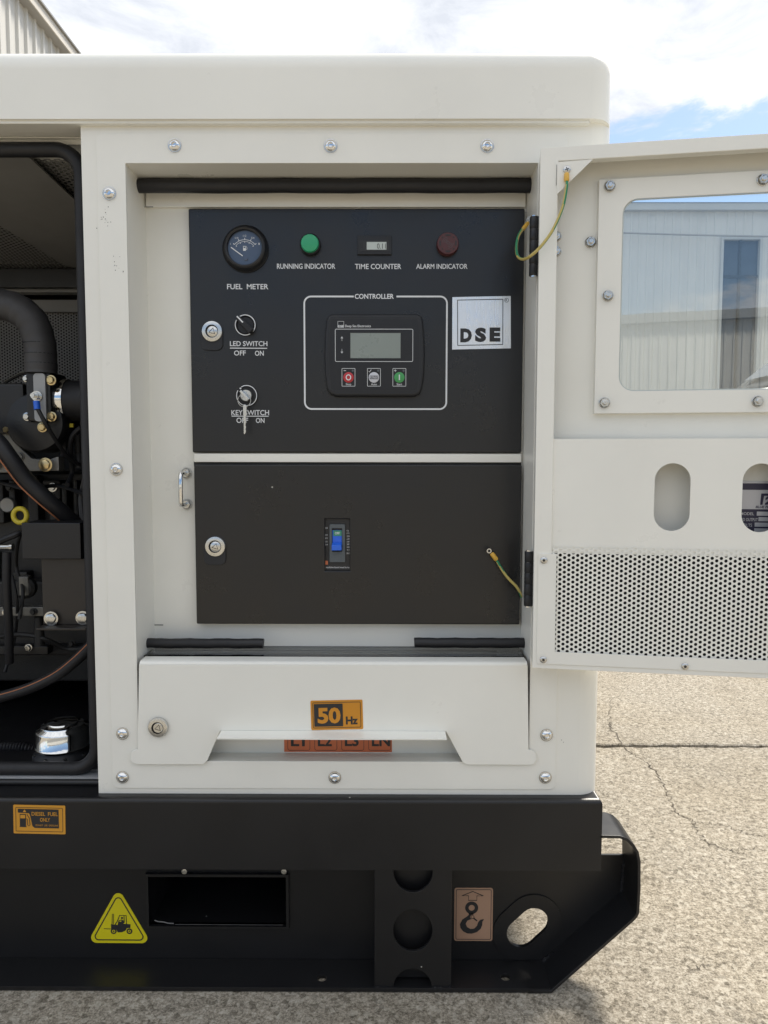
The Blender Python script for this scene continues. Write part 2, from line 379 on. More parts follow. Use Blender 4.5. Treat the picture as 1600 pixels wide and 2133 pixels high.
def stroke(mb, pts, w, y, closed=False, mi=0):
    """flat line of width w through 2D points"""
    k = len(pts); L = []; R_ = []
    for i in range(k):
        a = Vector(pts[(i-1) % k] if (closed or i > 0) else pts[i]); b = Vector(pts[(i+1) % k] if (closed or i < k-1) else pts[i])
        d = (b-a).normalized(); nn = Vector((-d.y, d.x))*w/2; p = Vector(pts[i]); L.append(p+nn); R_.append(p-nn)
    vs = [(p.x, y, p.y) for p in L]+[(p.x, y, p.y) for p in R_]
    mb.add(vs, [(i, (i+1) % k, (i+1) % k+k, i+k) for i in range(k if closed else k-1)], mi)
def outline(mb, x0, x1, z0, z1, r, w, y, mi=0):
    o = rrect(x0, x1, z0, z1, r); i = rrect(x0+w, x1-w, z0+w, z1-w, max(r-w, 1e-4)); k = len(o)
    mb.add([(p[0], y, p[1]) for p in o]+[(p[0], y, p[1]) for p in i], [(a, (a+1) % k, (a+1) % k+k, a+k) for a in range(k)], mi)
def fill(mb, poly, y, mi=0):
    t = tessellate_polygon([[Vector((p[0], p[1], 0)) for p in poly]]); mb.add([(p[0], y, p[1]) for p in poly], [tuple(q) for q in t], mi)
def arc(x, zc, r, a0, a1, n=20): return [(x+r*cos(radians(a0+(a1-a0)*i/n)), zc+r*sin(radians(a0+(a1-a0)*i/n))) for i in range(n+1)]
def perforated(mb, x0, x1, z0, z1, pitch, r, y0, y1, keep=None, to3=None):
    """sheet punched with staggered round holes, columns upright"""
    dx = pitch*0.8660254; nx = int((x1-x0)/dx)+2; nzr = int((z1-z0)/pitch)+2; R6 = pitch/sqrt(3)
    for i in range(nx):
        for j in range(nzr):
            cx = x0+i*dx; cz = z0+(j+(0.5 if i % 2 else 0))*pitch
            if cx > x1 or cz > z1 or (keep and not keep(cx, cz)): continue
            vs = []
            for k in range(12):
                a = pi*k/6; rad = R6 if k % 2 == 0 else R6*cos(pi/6); vs.append((cx+rad*cos(a), y0, cz+rad*sin(a)))
            for k in range(12):
                a = pi*k/6; vs.append((cx+r*cos(a), y0, cz+r*sin(a)))
            for k in range(12):
                a = pi*k/6; vs.append((cx+r*cos(a), y1, cz+r*sin(a)))
            if to3: vs = [to3(v) for v in vs]
            fs = [(k, (k+1) % 12, 12+(k+1) % 12, 12+k) for k in range(12)]+[(12+k, 12+(k+1) % 12, 24+(k+1) % 12, 24+k) for k in range(12)]
            mb.add(vs, fs)

# ------------------------------------------------------------------ ground
ground = bpy.data.objects.new('ground', None); COL.objects.link(ground); ground['kind'] = 'structure'
g = MB(); g.add([(-400, -400, -0.016), (400, -400, -0.016), (400, 400, -0.016), (-400, 400, -0.016)], [(0, 1, 2, 3)]); g.obj('joint_filler', JOINT, ground)
JY = G(1420, 1553)[1]
def slab(y0, y1, rag0, rag1):
    xs = [-300, -30, -6]+[-1+0.02*i for i in range(230)]+[8, 40, 300]; m = MB(); n = len(xs)
    rows = []
    for (yy, zz, sgn, rag) in ((y0, -0.016, 1, rag0), (y0, -0.003, 1, rag0), (y0, 0.0, 3, rag0), (y1, 0.0, -3, rag1), (y1, -0.003, -1, rag1), (y1, -0.016, -1, rag1)):
        rng = random.Random(int(y0*100)+(5 if yy == y1 else 0))
        rows.append([(x, yy+(rag*(0.003*sgn*(0.5 if abs(sgn) == 1 else 1)*0.6+rng.uniform(-0.0035, 0.0035)*(1+rng.random()))), zz) for x in xs])
    vs = [p for r in rows for p in r]; fs = []
    for a in range(5):
        for i in range(n-1): fs.append((a*n+i, a*n+i+1, (a+1)*n+i+1, (a+1)*n+i))
    m.add(vs, fs); return m.obj('concrete_slab', CONCRETE, ground, smooth=0)
slab(-3.2, JY-0.0075, 0, 1); slab(JY+0.0075, 5.2, 1, 0)
for ya, yb in ((5.21, 60), (-60, -3.21)): slab(ya, yb, 0, 0)
def crack(pts, w, seed):
    rng = random.Random(seed); m = MB(); line = []
    for (a, b) in zip(pts, pts[1:]):
        for k in range(14):
            t = k/14; x = a[0]+(b[0]-a[0])*t; y = a[1]+(b[1]-a[1])*t; line.append((x+rng.uniform(-.006, .006), y+rng.uniform(-.006, .006)))
    k = len(line); L = []; R_ = []
    for i in range(k):
        a = Vector(line[max(0, i-1)]); b = Vector(line[min(k-1, i+1)]); d = (b-a).normalized(); nn = Vector((-d.y, d.x))*w*rng.uniform(0.25, 1.0)/2*(1-0.6*i/k)
        L.append(Vector(line[i])+nn); R_.append(Vector(line[i])-nn)
    m.add([(p.x, p.y, 0.0012) for p in L]+[(p.x, p.y, 0.0012) for p in R_], [(i, i+1, i+1+k, i+k) for i in range(k-1)])
    m.obj('crack', CRACK, ground, smooth=0)
crack([G(*p) for p in ((1270, 1510), (1300, 1560), (1345, 1590), (1370, 1612), (1395, 1665), (1410, 1694), (1444, 1712), (1452, 1735), (1478, 1760), (1520, 1772), (1560, 1782))], 0.0036, 3)
crack([G(*p) for p in ((1444, 1712), (1500, 1718), (1560, 1738), (1600, 1742))], 0.0022, 11)
crack([G(*p) for p in ((1520, 1772), (1570, 1768), (1620, 1775))], 0.0022, 12)
crack([G(*p) for p in ((1272, 1520), (1268, 1490), (1275, 1450))], 0.003, 13)
crack([G(*p) for p in ((1440, 2018), (1480, 2013), (1530, 2008))], 0.0022, 8)

# ------------------------------------------------------------------ the generator: canopy, roof, base
gen = thing('generator', 'cream canopied diesel generator on a black skid base with its control door open', 'generator')
XL, XR = P(186, 957, 0)[0], 0.3015
ZB, ZT = P(720, 1661, 0)[1], P(700, 258, 0)[1]+0.012
X_END = -1.12; Y_BACK = 0.74
OP = [P(274, 855, 0)[0], P(1112, 880, 0)[0], P(690, 1585, 0)[1], P(690, 341, 0)[1]]          # the control recess opening
r = 0.032
m = MB(); m.plate(rect(XL, XR-r, ZB, ZT), [rect(OP[0]-.002, OP[1]+.002, OP[2]-.002, OP[3]+.002)], 0.0, 0.003)
m.obj('front_panel', CREAM, gen, bevel=0.0012, edges=lambda e: all(abs(v.co.x-XL) < 1e-4 for v in e.verts) or all(v.co.z < ZB+1e-4 for v in e.verts))
m = MB(); prof = [(XR-r+r*sin(radians(a)), r-r*cos(radians(a))) for a in range(0, 91, 9)]+[(XR, 0.2), (XR, 0.45), (XR, Y_BACK-r)]
prof += [(XR-r+r*cos(radians(a)), Y_BACK-r+r*sin(radians(a))) for a in range(9, 91, 9)]+[(X_END, Y_BACK), (X_END, 0.05)]
k = len(prof); m.add([(x, y, ZB) for x, y in prof]+[(x, y, ZT) for x, y in prof], [(i, i+1, i+1+k, i+k) for i in range(k-1)])
m.obj('side_panel', CREAM, gen)
# bolted frame plate, 1.6 mm proud of the canopy
fl, fr_, ft, fb = P(218, 957, 0)[0], P(1169, 957, 0)[0], P(690, 279, 0)[1], P(690, 1642, 0)[1]
m = MB(); m.plate(rrect(fl, fr_, fb, ft, 0.008), [rect(*OP)], -0.0020, 0.0004)
m.obj('frame_plate', CREAM, gen, bevel=0.0007)
# recess lining
Yb = 0.078
m = MB(); x0, x1, z0, z1 = OP; sill = P(690, 1372, 0.03)[1]
m.add([(x0, -.0008, z0), (x0, Yb, z0), (x0, Yb, z1), (x0, -.0008, z1)], [(0, 1, 2, 3)]); m.add([(x1, -.0008, z0), (x1, Yb, z0), (x1, Yb, z1), (x1, -.0008, z1)], [(0, 1, 2, 3)])
m.add([(x0, -.0008, z1), (x1, -.0008, z1), (x1, Yb, z1), (x0, Yb, z1)], [(0, 1, 2, 3)])
m.obj('recess_lining', CREAM, gen)
back = MB(); bz0 = P(690, 1346, Yb)[1]; bz_f = P(690, 431, Yb-0.006)[1]
back.box(x0, x1, Yb, Yb+0.003, bz0, z1+.002); o = back.obj('recess_back', CREAM, gen)
m = MB(); m.box(x0+.002, x1-.002, Yb-0.006, Yb-0.0005, bz_f, z1-.0015); m.obj('recess_header', CREAM, gen, bevel=0.0015)
m = MB()
for l, t, r_, b, y_ in ((300, 430.4, 319, 431.6, Yb-.0062), (318, 1301, 340, 1302.5, Yb-.0002)): m = MB(); m.plate(rect(*BX(l, t, r_, b, y_)), [], y_-.0004, y_); m.obj('weld_slit', INK, gen)
# roof cap
m = MB(); RX, RY, RZ0, RZ1 = P(1268, 200, .0165)[0]+.0015, -0.012, P(700, 250, -.008)[1], 0.540+CAM_H
m.box(X_END-.01, RX, RY, Y_BACK+.012, RZ0, RZ1)
m.obj('roof', CREAM, gen, bevel=0.032, seg=8, smooth=50, edges=lambda e: not all(v.co.z < RZ0+.001 for v in e.verts))
m = MB()
pr = [(-.008, .0), (-.0095, .001), (-.0115, .004), (-.0118, .008)]
ex = RX-.032
m.box(X_END, ex, -0.0085, 0.02, RZ0-.0045, RZ0+.0005); m.obj('roof_hem', CREAM2, gen, bevel=0.0015)
# engine bay front frame (behind the pillar line), left of the control section
YF = 0.046
wx0, wx1 = X_END+.02, XL+.004
m = MB()
m.box(wx0, wx1, YF, YF+.003, P(90, 301, YF)[1], ZT-.001); m.obj('bay_header', CREAM2, gen)
m = MB(); m.box(wx0, wx1, YF-.006, YF-.0005, P(90, 291, YF)[1], P(90, 289, YF)[1]); m.obj('bay_header_fold', CREAM2, gen)
zl0, zl1 = P(90, 1622, YF-.018)[1], P(90, 1608.5, YF)[1]
m = MB(); m.add([(wx0, YF+.01, zl1), (wx1, YF+.01, zl1), (wx1, YF-.018, zl0+.002), (wx0, YF-.018, zl0+.002), (wx0, YF-.018, zl0-.001), (wx1, YF-.018, zl0-.001)], [(0, 1, 2, 3), (3, 2, 5, 4)])
m.obj('bay_sill', LIGHTGREY, gen)
bx0, bx1, bz_0, bz_1 = BX(-420, 302, 191, 1608, YF-.008)
m = MB(); path = rrect(bx0, bx1-SZ(6, YF), bz_0+SZ(7, YF), bz_1-SZ(8, YF), 0.035, 8)
m.tube([(x, YF-.006, zz) for x, zz in path], 0.0100, 12, closed=True)
m.obj('bay_seal', RUBBER, gen)
# bay box: inner walls so the engine sits in the dark
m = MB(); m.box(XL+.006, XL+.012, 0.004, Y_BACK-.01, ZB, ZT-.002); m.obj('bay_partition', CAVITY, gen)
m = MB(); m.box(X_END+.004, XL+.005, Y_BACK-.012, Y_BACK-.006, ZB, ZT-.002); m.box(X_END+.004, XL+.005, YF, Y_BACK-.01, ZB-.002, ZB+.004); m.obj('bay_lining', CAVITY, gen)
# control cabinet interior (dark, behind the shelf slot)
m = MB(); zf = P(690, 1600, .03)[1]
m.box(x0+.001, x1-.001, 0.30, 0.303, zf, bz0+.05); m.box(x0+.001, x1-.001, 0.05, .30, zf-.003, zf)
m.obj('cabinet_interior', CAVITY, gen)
# seals in the recess
def seal(l, r_, py, Y, rad, name='rubber_seal', wob=0.0):
    a = P(l, py, Y); b = P(r_, py, Y); pts = []
    for i in range(25):
        t = i/24; pts.append((a[0]+(b[0]-a[0])*t, Y, (a[1]+b[1])/2+wob*sin(i*0.9)*0.5+wob*sin(i*2.3)*0.3))
    m = MB(); m.tube(pts, rad, 12); mm = m.obj(name, RUBBER, gen); return mm
seal(283, 1107, 387, 0.050, 0.0098, wob=0.0006); seal(304, 549, 1340, 0.045, 0.0072, wob=0.0007); seal(863, 1093, 1339, 0.045, 0.0074, wob=0.0006)
# acrylic shelf
sx0, sx1, _, sz = BX(306, 1346, 1093, 1367, 0.05); m = MB(); zsh = P(690, 1366.5, 0.022)[1]
m.box(P(300, 1367, .022)[0], P(1094, 1367, .022)[0], 0.022, Yb-.001, zsh-.0028, zsh); m.obj('shelf', SHELF, gen, bevel=0.0004)
m = MB(); m.box(x0+.003, x1-.003, 0.02, 0.05, zsh-.035, zsh-.030); m.obj('shelf_bracket', CREAM2, gen)

# chips in the paint beside the recess
m = MB(); rng = random.Random(21)
for cx0, cy0, sx_, sy_, n_ in ((219, 452, 7, 14, 16), (245, 555, 7, 14, 12), (1172, 1545, 2, 2, 2), (1290, 270, 1, 1, 0)):
    for i in range(n_):
        c = P(cx0+rng.gauss(0, sx_), cy0+rng.gauss(0, sy_), -.0022); q = SZ(rng.uniform(.4, 1.1), 0); m.add([(c[0]+q*rng.uniform(.6, 1.2)*cos(a), -.00215, c[1]+q*sin(a)) for a in (0, 1.2, 2.5, 3.8, 5)], [(0, 1, 2, 3, 4)])
stuff(m.obj('paint_chips', BROWNBLK, gen, smooth=0, flip=False))
# ---- bolts of the frame plate
m = MB(); rr = 0.0079
m.lathe(0, 0, 0, [(rr, 0), (rr, .0008), (rr*.97, .0015), (rr*.85, .0031), (rr*.66, .0043), (rr*.46, .0049)], 24)
m.lathe(0, 0, 0, [(rr*.46, .0049), (rr*.42, .0049), (rr*.40, .0022), (0, .0020)], 6)
BOLT = mesh_only(m, 'bolt', CHROME, smooth=35, flip=True)
m = MB(); m.lathe(0, 0, 0, [(rr*1.12, 0), (rr*1.12, .0009), (rr*1.0, .0010)], 24); WASH = mesh_only(m, 'washer', STEEL)
for i, (px, py) in enumerate(((364, 303), (689, 304), (1015, 304), (228, 403), (242.5, 978), (255.5, 1528), (255.5, 1619), (697.5, 1619.5), (1136, 1619.5), (1138.5, 1531))):
    b = inst(BOLT, 'bolt', gen, P3(px, py, -.002), (0, random.uniform(0, 1), 0)); w = inst(WASH, 'washer', b, (0, 0, 0))

# ------------------------------------------------------------------ control panel
Yp = 0.069
pb = BX(391.5, 434.5, 1091.5, 434.5, Yp); pb = (P(399.5, 867, Yp)[0], P(1087.5, 867, Yp)[0], P(740, 943, Yp)[1], P(740, 434, Yp)[1])
m = MB(); m.plate(rect(*pb), [], Yp, Yb-.0005); panel = m.obj('control_panel', BLACKP, gen, bevel=0.0022, seg=3)
m = MB(); e = .0006
for a in ((pb[0]+.003, pb[1]-.003, pb[3]-.0042, pb[3]-.0036), ): m.plate(rect(*a), [], Yp-.0003, Yp)
m.obj('panel_fold_line', INK, panel)
yt = Yp-.0004
def word(par, body, l, t, r_, b, y=yt, bold=0.014, mat=WHITEINK, name='lettering'):
    m = MB(); m.text(body, BX(l, t, r_, b, y), y, bold); return m.obj(name, mat, par, smooth=0, flip=False)
def line(par, pts, w, y=yt, mat=WHITEINK, name='printed_line', closed=False):
    m = MB(); stroke(m, [P(a, b, y) for a, b in pts], SZ(w, y), y, closed); return m.obj(name, mat, par, smooth=0, flip=False)
word(panel, 'FUEL  METER', 473, 591.5, 559, 602.5); word(panel, 'RUNNING INDICATOR', 577, 549, 698.5, 560)
word(panel, 'TIME COUNTER', 739.5, 549.5, 836, 560.5); word(panel, 'ALARM INDICATOR', 867, 549.5, 974, 560)
word(panel, 'CONTROLLER', 739, 612, 820.5, 622.5, bold=0.022)
word(panel, 'LED SWITCH', 479, 710.5, 557, 721); line(panel, [(479, 725), (556.5, 725.5)], 1.8); word(panel, 'OFF', 487.5, 730, 512, 740.5); word(panel, 'ON', 531, 730.5, 549.5, 741)
word(panel, 'KEY SWITCH', 482, 854, 560.5, 865); line(panel, [(482.5, 866.8), (559.5, 867)], 1.6); word(panel, 'OFF', 492.5, 870, 517, 881); word(panel, 'ON', 533, 870.5, 551, 881)
# rounded frame round the controller, open at the top for its title
cb = BX(634.5, 617.5, 930.5, 852, yt); pts = rrect(*cb, SZ(14, yt), 8); ga, gb = P(737, 617, yt)[0], P(826, 617, yt)[0]
idx = max(range(len(pts)), key=lambda i: (pts[i][1], -abs(pts[i][0]-cb[1])))
loop = pts[9+8:]+pts[:9+9]
m = MB(); stroke(m, [(ga, cb[3])]+pts[18:]+pts[:18]+[(gb, cb[3])], SZ(3.4, yt), yt); m.obj('printed_line', WHITEINK, panel, smooth=0, flip=False)

# fuel gauge
gc = P3(512, 519, Yp); gg = MB(); R0 = SZ(47, Yp)
gg.lathe(gc.x, Yp, gc.z, [(R0, 0), (R0, .003), (R0*.95, .0045), (R0*.93, .009), (R0*.88, .0115), (R0*.82, .0125), (R0*.75, .0115), (R0*.735, .006), (0, .006)], 48)
gauge = gg.obj('fuel_gauge', PLASTIC, gen)
yd = Yp-.0066; RD = R0*.735
m = MB(); m.plate(circ(gc.x, gc.z, RD, 40), [], yd, yd+.0004); m.obj('dial', DIAL, gauge)
m = MB(); yk = yd-.0004; px = SZ(1, Yp)
cxg, czg = gc.x, gc.z-11*px
stroke(m, arc(cxg, czg, 27*px, 40, 140), 1.1*px, yk); stroke(m, arc(cxg, czg, 23.5*px, 40, 140), .8*px, yk)
for a in (40, 65, 90, 115, 140):
    stroke(m, [(cxg+27*px*cos(radians(a)), czg+27*px*sin(radians(a))), (cxg+30.5*px*cos(radians(a)), czg+30.5*px*sin(radians(a)))], 1.5*px, yk)
    if a in (52, 90, 128): pass
for a in (40, 66, 90, 114, 140):
    stroke(m, [(cxg+23.5*px*cos(radians(a)), czg+23.5*px*sin(radians(a))), (cxg+21*px*cos(radians(a)), czg+21*px*sin(radians(a)))], 1.4*px, yk)
for body, a in (('0', 147), ('1/4', 118), ('1/2', 90), ('3/4', 62), ('1', 33)):
    w_ = (3.3 if len(body) == 3 else 1.1)*px; xx = cxg+34.5*px*cos(radians(a)); zz = czg+34.5*px*sin(radians(a)); m.text(body, (xx-w_, xx+w_, zz-2*px, zz+2*px), yk)
fx, fz = gc.x+.5*px, gc.z-1*px
m.plate(rect(fx-4*px, fx+1.5*px, fz-5*px, fz+4.5*px), [rect(fx-3*px, fx+.5*px, fz+.5*px, fz+3.5*px)], yk, yk+.0002)
stroke(m, [(fx+1.5*px, fz-2*px), (fx+3.4*px, fz-3*px), (fx+4*px, fz+1*px), (fx+2.5*px, fz+4*px)], .9*px, yk)
m.obj('dial_markings', WHITEINK, gauge, smooth=0)
m = MB(); na, nb = P(481.5, 515.5, yk), P(506, 533.5, yk); stroke(m, [na, nb], 2.0*px, yk-.0012); m.obj('needle', WHITEINK, gauge, smooth=0)
m = MB(); hb = P(512, 538, yk); m.lathe(hb[0], yd, hb[1], [(4.5*px, 0), (4.5*px, .0015), (0, .0018)], 16); m.obj('needle_hub', DIAL, gauge)

# running indicator lamp
c = P3(647, 511, Yp); m = MB(); q = SZ(21, Yp); m.lathe(c.x, Yp, c.z, [(q, 0), (q, .007), (q*.9, .0085), (q*.86, .0085)], 32); lampo = m.obj('running_lamp', PLASTIC, gen)
m = MB(); m.lathe(c.x, Yp, c.z, [(q*.87, .004), (q*.87, .0105), (q*.8, .0125), (q*.5, .0138), (0, .0142)], 32); m.obj('lens', GREENL, lampo, label='green lens of the running lamp')
# time counter
b = BX(744.5, 492, 816, 531.5, Yp); m = MB(); m.plate(rect(*b), [], Yp-.0035, Yp+.0005); counter = m.obj('time_counter', PLASTIC, gen, bevel=0.0008)
b = BX(749, 501, 811.5, 523, Yp-.0035); m = MB(); m.plate(rect(*b), [], Yp-.0039, Yp-.0034); m.obj('counter_face', INK, counter)
b = BX(764, 504, 805, 520, Yp-.004); m = MB(); m.plate(rect(*b), [], Yp-.0043, Yp-.0038); m.obj('counter_screen', LCDP, counter)
word(counter, '0.11', 785.5, 507, 803.5, 518, Yp-.0046, -0.004, INK); b = BX(750.5, 506, 755.5, 516, Yp-.004); m = MB(); outline(m, *b, .0004, .0006, Yp-.0043); m.obj('counter_print', PLAST2, counter, smooth=0)
# alarm buzzer
c = P3(932, 511, Yp); m = MB(); q = SZ(22.5, Yp); m.lathe(c.x, Yp, c.z, [(q, 0), (q*1.0, .004), (q*.98, .009), (q*.93, .0105), (0, .0108)], 36); buzz = m.obj('alarm_buzzer', MAROON, gen)
m = MB(); ya = Yp-.0112
for rr_ in (5, 8, 11):
    for a0 in (92, 272): stroke(m, arc(c.x, c.z+.0005, SZ(rr_, Yp), a0, a0+86, 10), SZ(.6, Yp), ya)
stroke(m, arc(c.x, c.z+.0005, SZ(2.6, Yp), 0, 360, 14), SZ(.8, Yp), ya); m.obj('buzzer_print', GREYPL, buzz, smooth=0)
m = MB()
for a in (0, 90, 180, 270): stroke(m, arc(c.x, c.z, SZ(16, Yp), a-18, a+18, 8), SZ(3, Yp), ya)
for a in (45, 135, 225, 315): m.plate(circ(c.x+SZ(16, Yp)*cos(radians(a)), c.z+SZ(16, Yp)*sin(radians(a)), SZ(1.6, Yp), 10), [], ya, ya+.0002)
m.obj('sound_slot', INK, buzz, smooth=0)
# lamp switch
c = P3(512, 678, Yp); m = MB(); q = SZ(19, Yp); m.lathe(c.x, Yp, c.z, [(q*1.05, 0), (q*1.05, .003), (q*.95, .004), (q*.9, .002), (0, .002)], 36)
dv = Vector((cos(radians(-45)), sin(radians(-45)))); pv = Vector((-dv.y, dv.x)); cc = Vector((c.x, c.z)); hw = SZ(6, Yp); hl = SZ(20, Yp)
m.plate([tuple(cc-dv*hl+pv*hw*.75), tuple(cc-dv*hl-pv*hw*.75), tuple(cc+dv*hl-pv*hw), tuple(cc+dv*hl+pv*hw)], [], Yp-.013, Yp-.001)
sw = m.obj('lamp_switch', PLASTIC, gen, bevel=0.0008)
m = MB(); y_ = Yp-.0043; q = SZ(20.3, Yp); stroke(m, arc(c.x, c.z, q, -40, 122, 24), SZ(1.9, Yp), y_); stroke(m, arc(c.x, c.z, q, 150, 300, 24), SZ(1.9, Yp), y_); m.obj('switch_ring', WHITEINK, sw, smooth=0)
m = MB(); stroke(m, [P(493.5, 658.5, Yp-.0134), P(506, 671.5, Yp-.0134)], SZ(2.6, Yp), Yp-.0134); m.obj('switch_pointer', WHITEINK, sw, smooth=0)
# key switch
c = P3(515, 824.5, Yp); m = MB(); q = SZ(20, Yp); m.lathe(c.x, Yp, c.z, [(q*1.05, 0), (q*1.05, .003), (q*.95, .004), (q*.9, .002), (0, .002)], 36); ks = m.obj('key_switch', PLASTIC, gen)
m = MB(); q2 = SZ(12.3, Yp); m.lathe(c.x-.0003, Yp, c.z, [(q2, .001), (q2, .0075), (q2*.9, .0088), (0, .0088)], 28); m.obj('lock_barrel', STEEL, ks)
m = MB(); stroke(m, arc(c.x, c.z, SZ(20.6, Yp), -100, 122, 26), SZ(1.7, Yp), Yp-.0043); stroke(m, arc(c.x, c.z, SZ(20.6, Yp), 150, 255, 16), SZ(1.7, Yp), Yp-.0043)
q = P(501, 809, Yp-.0043); m.plate(circ(q[0], q[1], SZ(2, Yp), 10), [], Yp-.0044, Yp-.0042); m.obj('switch_ring', WHITEINK, ks, smooth=0)
# keys: one in the lock, one hanging from the ring (their own thing)
keys = thing('key_ring', 'two small steel keys on a wire ring, one in the key switch, one hanging below', 'keys', P3(513, 825, Yp-.009))
off = Vector(keys.location)
m = MB(); ring = [P3(509+13.5*cos(2*pi*i/28), 834+13.5*sin(2*pi*i/28), Yp-.019) for i in range(28)]
m.tube([p-off for p in ring], .0005, 6, closed=True); m.obj('wire_ring', STEEL, keys)
m = MB(); a = [P3(x, y, Yp-.02)-off for x, y in ((498.5, 815), (503, 812), (519.5, 831), (515, 833.5))]
m.add([(p.x, p.y-.001, p.z) for p in a]+[(p.x, p.y+.012, p.z) for p in a], [(0, 1, 2, 3), (4, 5, 6, 7), (0, 1, 5, 4), (1, 2, 6, 5), (2, 3, 7, 6), (3, 0, 4, 7)]); m.obj('key', STEEL, keys, bevel=.0003)
m = MB(); yk2 = Yp-.0195
op = [(507, 844), (511, 842), (514, 846), (513.5, 862), (512, 870), (512.5, 880), (511.5, 886), (513, 890), (511.5, 894), (513, 898), (511.5, 902), (510, 905), (508, 903), (508, 880), (507, 866), (506.5, 852)]
m.plate([(lambda t: (t[0]-off.x, t[1]-off.z))(P(x, y, yk2)) for x, y in op], [], yk2-off.y-.0009, yk2-off.y+.0009); m.obj('key', STEEL, keys, bevel=.0003)

# controller
ctl_o = [(693, 655), (868, 655), (877, 659), (881, 668), (884, 700), (885, 740), (884, 775), (880, 808), (875, 820), (864, 826), (700, 826), (688, 821), (681, 810), (677, 775), (676, 740), (677, 700), (680, 668), (684, 659)]
m = MB(); pts = [P(x, y, Yp-.006) for x, y in ctl_o]
m.plate(pts, [], Yp-.011, Yp+.0004); ctl = m.obj('controller', PLAST2, gen, bevel=0.0042, seg=4, smooth=50, edges=lambda e: all(v.co.y < Yp-.009 for v in e.verts))
fc_o = [(690, 664), (868, 664), (872, 668), (874, 705), (875, 740), (874, 775), (870, 811), (865, 814), (694, 814), (689, 811), (686, 775), (685, 740), (686, 705), (688, 668)]
yc = Yp-.0114; m = MB(); m.plate([P(x, y, yc) for x, y in fc_o], [], yc, yc+.0006); m.obj('controller_face', PLASTIC, ctl)
m = MB(); k = len(fc_o); stroke(m, [P(x, y, yc-.0002) for x, y in fc_o], SZ(1.0, yc), yc-.0002, True); m.obj('face_groove', INK, ctl, smooth=0, flip=False)
yq = yc-.0004
m = MB(); outline(m, *BX(698, 685, 860.5, 753.5, yq), SZ(3, yq), SZ(1.0, yq), yq)
for x0_ in (712, 765, 818): outline(m, *BX(x0_, 767, x0_+28, 804.8, yq), SZ(1.5, yq), SZ(.85, yq), yq)
outline(m, *BX(703.5, 669, 716.5, 682, yq), .0001, SZ(.6, yq), yq)
for s_ in (-1, 1):
    yy = 718.5+s_*12.5
    stroke(m, [P(712.3, yy-4*s_, yq), P(712.3, yy+4.6*s_, yq)], SZ(.7, yq), yq); fill(m, [P(709.7, yy+1.4*s_, yq), P(714.9, yy+1.4*s_, yq), P(712.3, yy+5.4*s_, yq)], yq)
stroke(m, [P(716, 772, yq), P(721, 772, yq)], SZ(1.2, yq), yq); stroke(m, [P(768.2, 773, yq), P(770, 775, yq), P(773.4, 769.8, yq)], SZ(1.0, yq), yq)
stroke(m, [P(821, 772, yq), P(826, 772, yq)], SZ(1.1, yq), yq); stroke(m, [P(823.5, 769.5, yq), P(823.5, 774.5, yq)], SZ(1.1, yq), yq)
m.obj('controller_print', WHITEINK, ctl, smooth=0, flip=False)
m = MB(); b = BX(730, 693.5, 834.5, 746, yq); m.plate(rect(*b), [], yq, yq+.0006); m.obj('screen', LCD, ctl)
m = MB(); m.plate(rect(*BX(729, 692.3, 835.5, 747, yq)), [rect(*b)], yq-.0003, yq+.0003); m.obj('screen_bezel', INK, ctl)
word(ctl, 'DSE', 704.2, 677, 716, 681.5, yq, 0.03); word(ctl, 'Deep Sea Electronics', 719, 676.5, 772.5, 683, yq, 0.012)
for x_, mt, lab, sym in ((726, REDB, 'Stop', 'O'), (779, WHITEB, 'Auto', 'AUTO'), (832, GREENB, 'Start', 'I')):
    c = P(x_, 786.2, yq); m = MB(); q = SZ(10.8, yq); m.lathe(c[0], yq, c[1], [(q, -.0004), (q, .0004), (q*.93, .0007), (0, .0009)], 28); bt = m.obj('push_button', mt, ctl)
    if sym == 'O':
        m = MB(); k = 24; o1 = circ(c[0], c[1], SZ(5.6, yq), k, SZ(6.2, yq)); i1 = circ(c[0], c[1], SZ(3.5, yq), k, SZ(4.2, yq)); m.plate(o1, [i1], yq-.0013, yq-.001); m.obj('button_symbol', WHITEINK, ctl, smooth=0)
    elif sym == 'I':
        m = MB(); stroke(m, [P(x_, 780.5, yq), P(x_, 791.8, yq)], SZ(2.2, yq), yq-.0013); m.obj('button_symbol', WHITEINK, ctl, smooth=0)
    else:
        m = MB(); outline(m, *BX(770.4, 782.6, 787.8, 789.8, yq), SZ(1.4, yq), SZ(.8, yq), yq-.0013); m.text('AUTO', BX(772.2, 783.9, 786, 788.5, yq), yq-.0013, 0.01); m.obj('button_symbol', INK, ctl, smooth=0)
    w_ = {'Stop': 5.6, 'Auto': 5.8, 'Start': 5.7}[lab]; word(ctl, lab, x_-w_, 798, x_+w_, 803.6 if 'p' in lab else 802.6, yq, 0.006)
    m = MB(); c = P(x_+9, 772, yq); m.plate(circ(c[0], c[1], SZ(2.4, yq), 12), [], yq, yq+.0003); m.obj('status_light', GREYPL, ctl, smooth=0)
